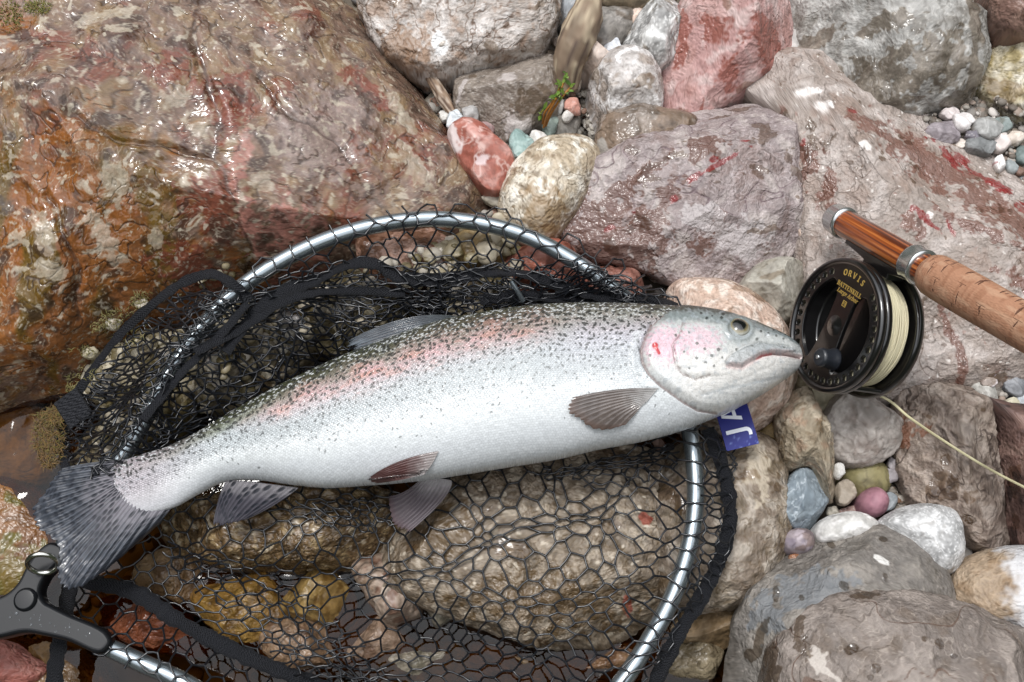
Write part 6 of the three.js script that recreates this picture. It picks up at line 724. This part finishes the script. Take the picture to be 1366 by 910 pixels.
{
  const rod = new THREE.Group(); rod.quaternion.copy(reelQ); rod.position.copy(reelC).addScaledVector(RY, 0.0545).addScaledVector(RZ, -0.005).addScaledVector(RX, 0.004);
  const steel = phy({ color: col(200, 202, 202), metalness: 0.9, roughness: 0.22 });
  const along = (pts, seg = 48) => { const g = new THREE.LatheGeometry(pts.map(([x, r]) => mmv(r, x)), seg); g.rotateZ(-Math.PI / 2); return g; };
  part(rod, along([[-68, 0.1], [-68, 8.4], [-67, 9.8], [-65.5, 10.2], [-58, 10.3], [-57.4, 10.9], [-56, 11], [-54.5, 10.6], [-54, 9.2]]), steel, 'butt_cap');
  // rosewood seat
  { const g = along([[-55, 9.1], [-50, 9.3], [-20, 9.4], [12, 9.3], [16, 9.2], [34, 9.1]]), n = 256, a = new Uint8Array(n * n * 4), c0 = rgb(142, 70, 28), c1 = rgb(82, 34, 14), c2 = rgb(178, 104, 50), o = [0, 0, 0]; for (let j = 0; j < n; j++) for (let i = 0; i < n; i++) { const th = i / n * 6.283, x = Math.cos(th) * 2.2, y = Math.sin(th) * 2.2, z = j / n; const k = n3(x * 2.5 + 0.4 * n3(z * 4, x, y), y * 2.5, z * 1.2), f = n3(x * 14, y * 14, z * 5); o[0] = c0[0]; o[1] = c0[1]; o[2] = c0[2]; lay(o, c1, ss(0.05, 0.3, k)); lay(o, c2, ss(0.08, 0.35, -k)); lay(o, c1, ss(0.2, 0.5, f) * 0.6); const q = (j * n + i) * 4; a[q] = enc(o[0]); a[q + 1] = enc(o[1]); a[q + 2] = enc(o[2]); a[q + 3] = 255; } const t = tex(a, n, n, true); t.wrapS = THREE.RepeatWrapping; part(rod, g, phy({ map: t, roughness: 0.3, clearcoat: 1, clearcoatRoughness: 0.05 }), 'reel_seat'); }
  part(rod, along([[15, 9.2], [15.2, 11.2], [16.4, 11.5], [18, 11], [23, 11], [24.5, 11.5], [26, 11.3], [26.3, 9.2]]), steel, 'lock_ring');
  // cork grip
  { const prof = [[31.5, 9.1], [32, 10.2], [34, 11.8], [37, 12.7], [45, 13], [70, 12.9], [95, 12.4], [120, 12.1], [150, 12.4], [180, 13], [205, 12.4], [222, 10], [230, 7], [232, 4.6]]; const g = along(prof, 64), W = 512, H = 1024, a = new Uint8Array(W * H * 4), b = new Uint8Array(W * H * 4), c0 = rgb(166, 122, 95), c1 = rgb(146, 102, 76), c2 = rgb(182, 144, 117), dk = rgb(74, 40, 24), o = [0, 0, 0], pits = [], R = rng(6); for (let i = 0; i < 260; i++) pits.push([R(), R(), 0.012 + 0.04 * R(), 0.001 + 0.0022 * R(), (R() - 0.5) * 0.25]);
    for (let j = 0; j < H; j++) for (let i = 0; i < W; i++) { const th = i / W * 6.283, x = Math.cos(th), y = Math.sin(th), z = j / H; const ring = n3(z * 130, x * 0.8, y * 0.8), k = n3(x * 3, y * 3, z * 22), f = n3(x * 16, y * 16, z * 150); o[0] = c0[0]; o[1] = c0[1]; o[2] = c0[2]; lay(o, c1, ss(0, 0.4, ring) * 0.7); lay(o, c2, ss(0, 0.4, k) * 0.7); const v = 1 + 0.12 * f; o[0] *= v; o[1] *= v; o[2] *= v; const q = (j * W + i) * 4; a[q] = enc(o[0]); a[q + 1] = enc(o[1]); a[q + 2] = enc(o[2]); a[q + 3] = 255; b[q] = b[q + 1] = b[q + 2] = clamp(150 + 40 * f + 30 * ring, 0, 255); b[q + 3] = 255; }
    for (const p of pits) { const ci = p[0] * W, cj = p[1] * H, hw = p[2] * W * 1.1, hh = p[3] * H * 1.1; for (let dj = -Math.ceil(hh) - 8; dj <= hh + 8; dj++) for (let di = -Math.ceil(hw); di <= hw; di++) { const e = Math.abs(di / hw), w = hh * (1 - e * e) * (0.7 + 0.6 * n3(di * 0.3, p[0] * 90, 1)), d = Math.abs(dj - di * p[4]) / (w + 0.01); if (d > 1) continue; const ii = ((Math.round(ci + di) % W) + W) % W, jj = Math.round(cj + dj); if (jj < 0 || jj >= H) continue; const q = (jj * W + ii) * 4, t = 0.85; a[q] = enc(mix((a[q] / 255) ** 2.2, dk[0], t)); a[q + 1] = enc(mix((a[q + 1] / 255) ** 2.2, dk[1], t)); a[q + 2] = enc(mix((a[q + 2] / 255) ** 2.2, dk[2], t)); b[q] = 40; } }
    const t = tex(a, W, H, true), u = tex(b, W, H, false); t.wrapS = u.wrapS = THREE.RepeatWrapping; part(rod, g, std({ map: t, bumpMap: u, bumpScale: 0.0009, roughness: 0.68 }), 'cork_grip'); }
  part(rod, along([[225, 4.4], [400, 4], [700, 3.4], [700.5, 0.1]], 24), phy({ color: col(40, 34, 30), roughness: 0.25, clearcoat: 1 }), 'blank');
  add(rod, 'fly_rod', 'fly rod with cork grip, rosewood seat and steel rings above the reel', 'fishing rod');
}
{ // the line lying off the reel over the slabs
  const s = new THREE.Vector3(0.004, -0.0386, 0.006).multiplyScalar(0.94).applyQuaternion(reelQ).add(reelC), over = (u, v, off) => { let h = 0.05; for (let k = 0; k < 5; k++) { const p = plan(u, v, h); h = Math.max(0.03, sampleField(HF.a, p.x, p.z)) + off; } return plan(u, v, h); };
  const c = new THREE.CatmullRomCurve3([s, plan(1182, 532, 0.072), plan(1212, 556, 0.074), over(1262, 590, 0.009), over(1300, 614, 0.009), over(1335, 634, 0.009), over(1370, 652, 0.009), plan(1440, 690, 0.07), plan(1560, 740, 0.05)], false, 'centripetal');
  add(new THREE.Mesh(new THREE.TubeGeometry(c, 160, 0.0009, 8), std({ color: col(206, 198, 160), roughness: 0.5 })), 'fly_line', 'cream fly line running off the reel over the brown slab', 'fishing line');
}
renderer.render(scene, camera);
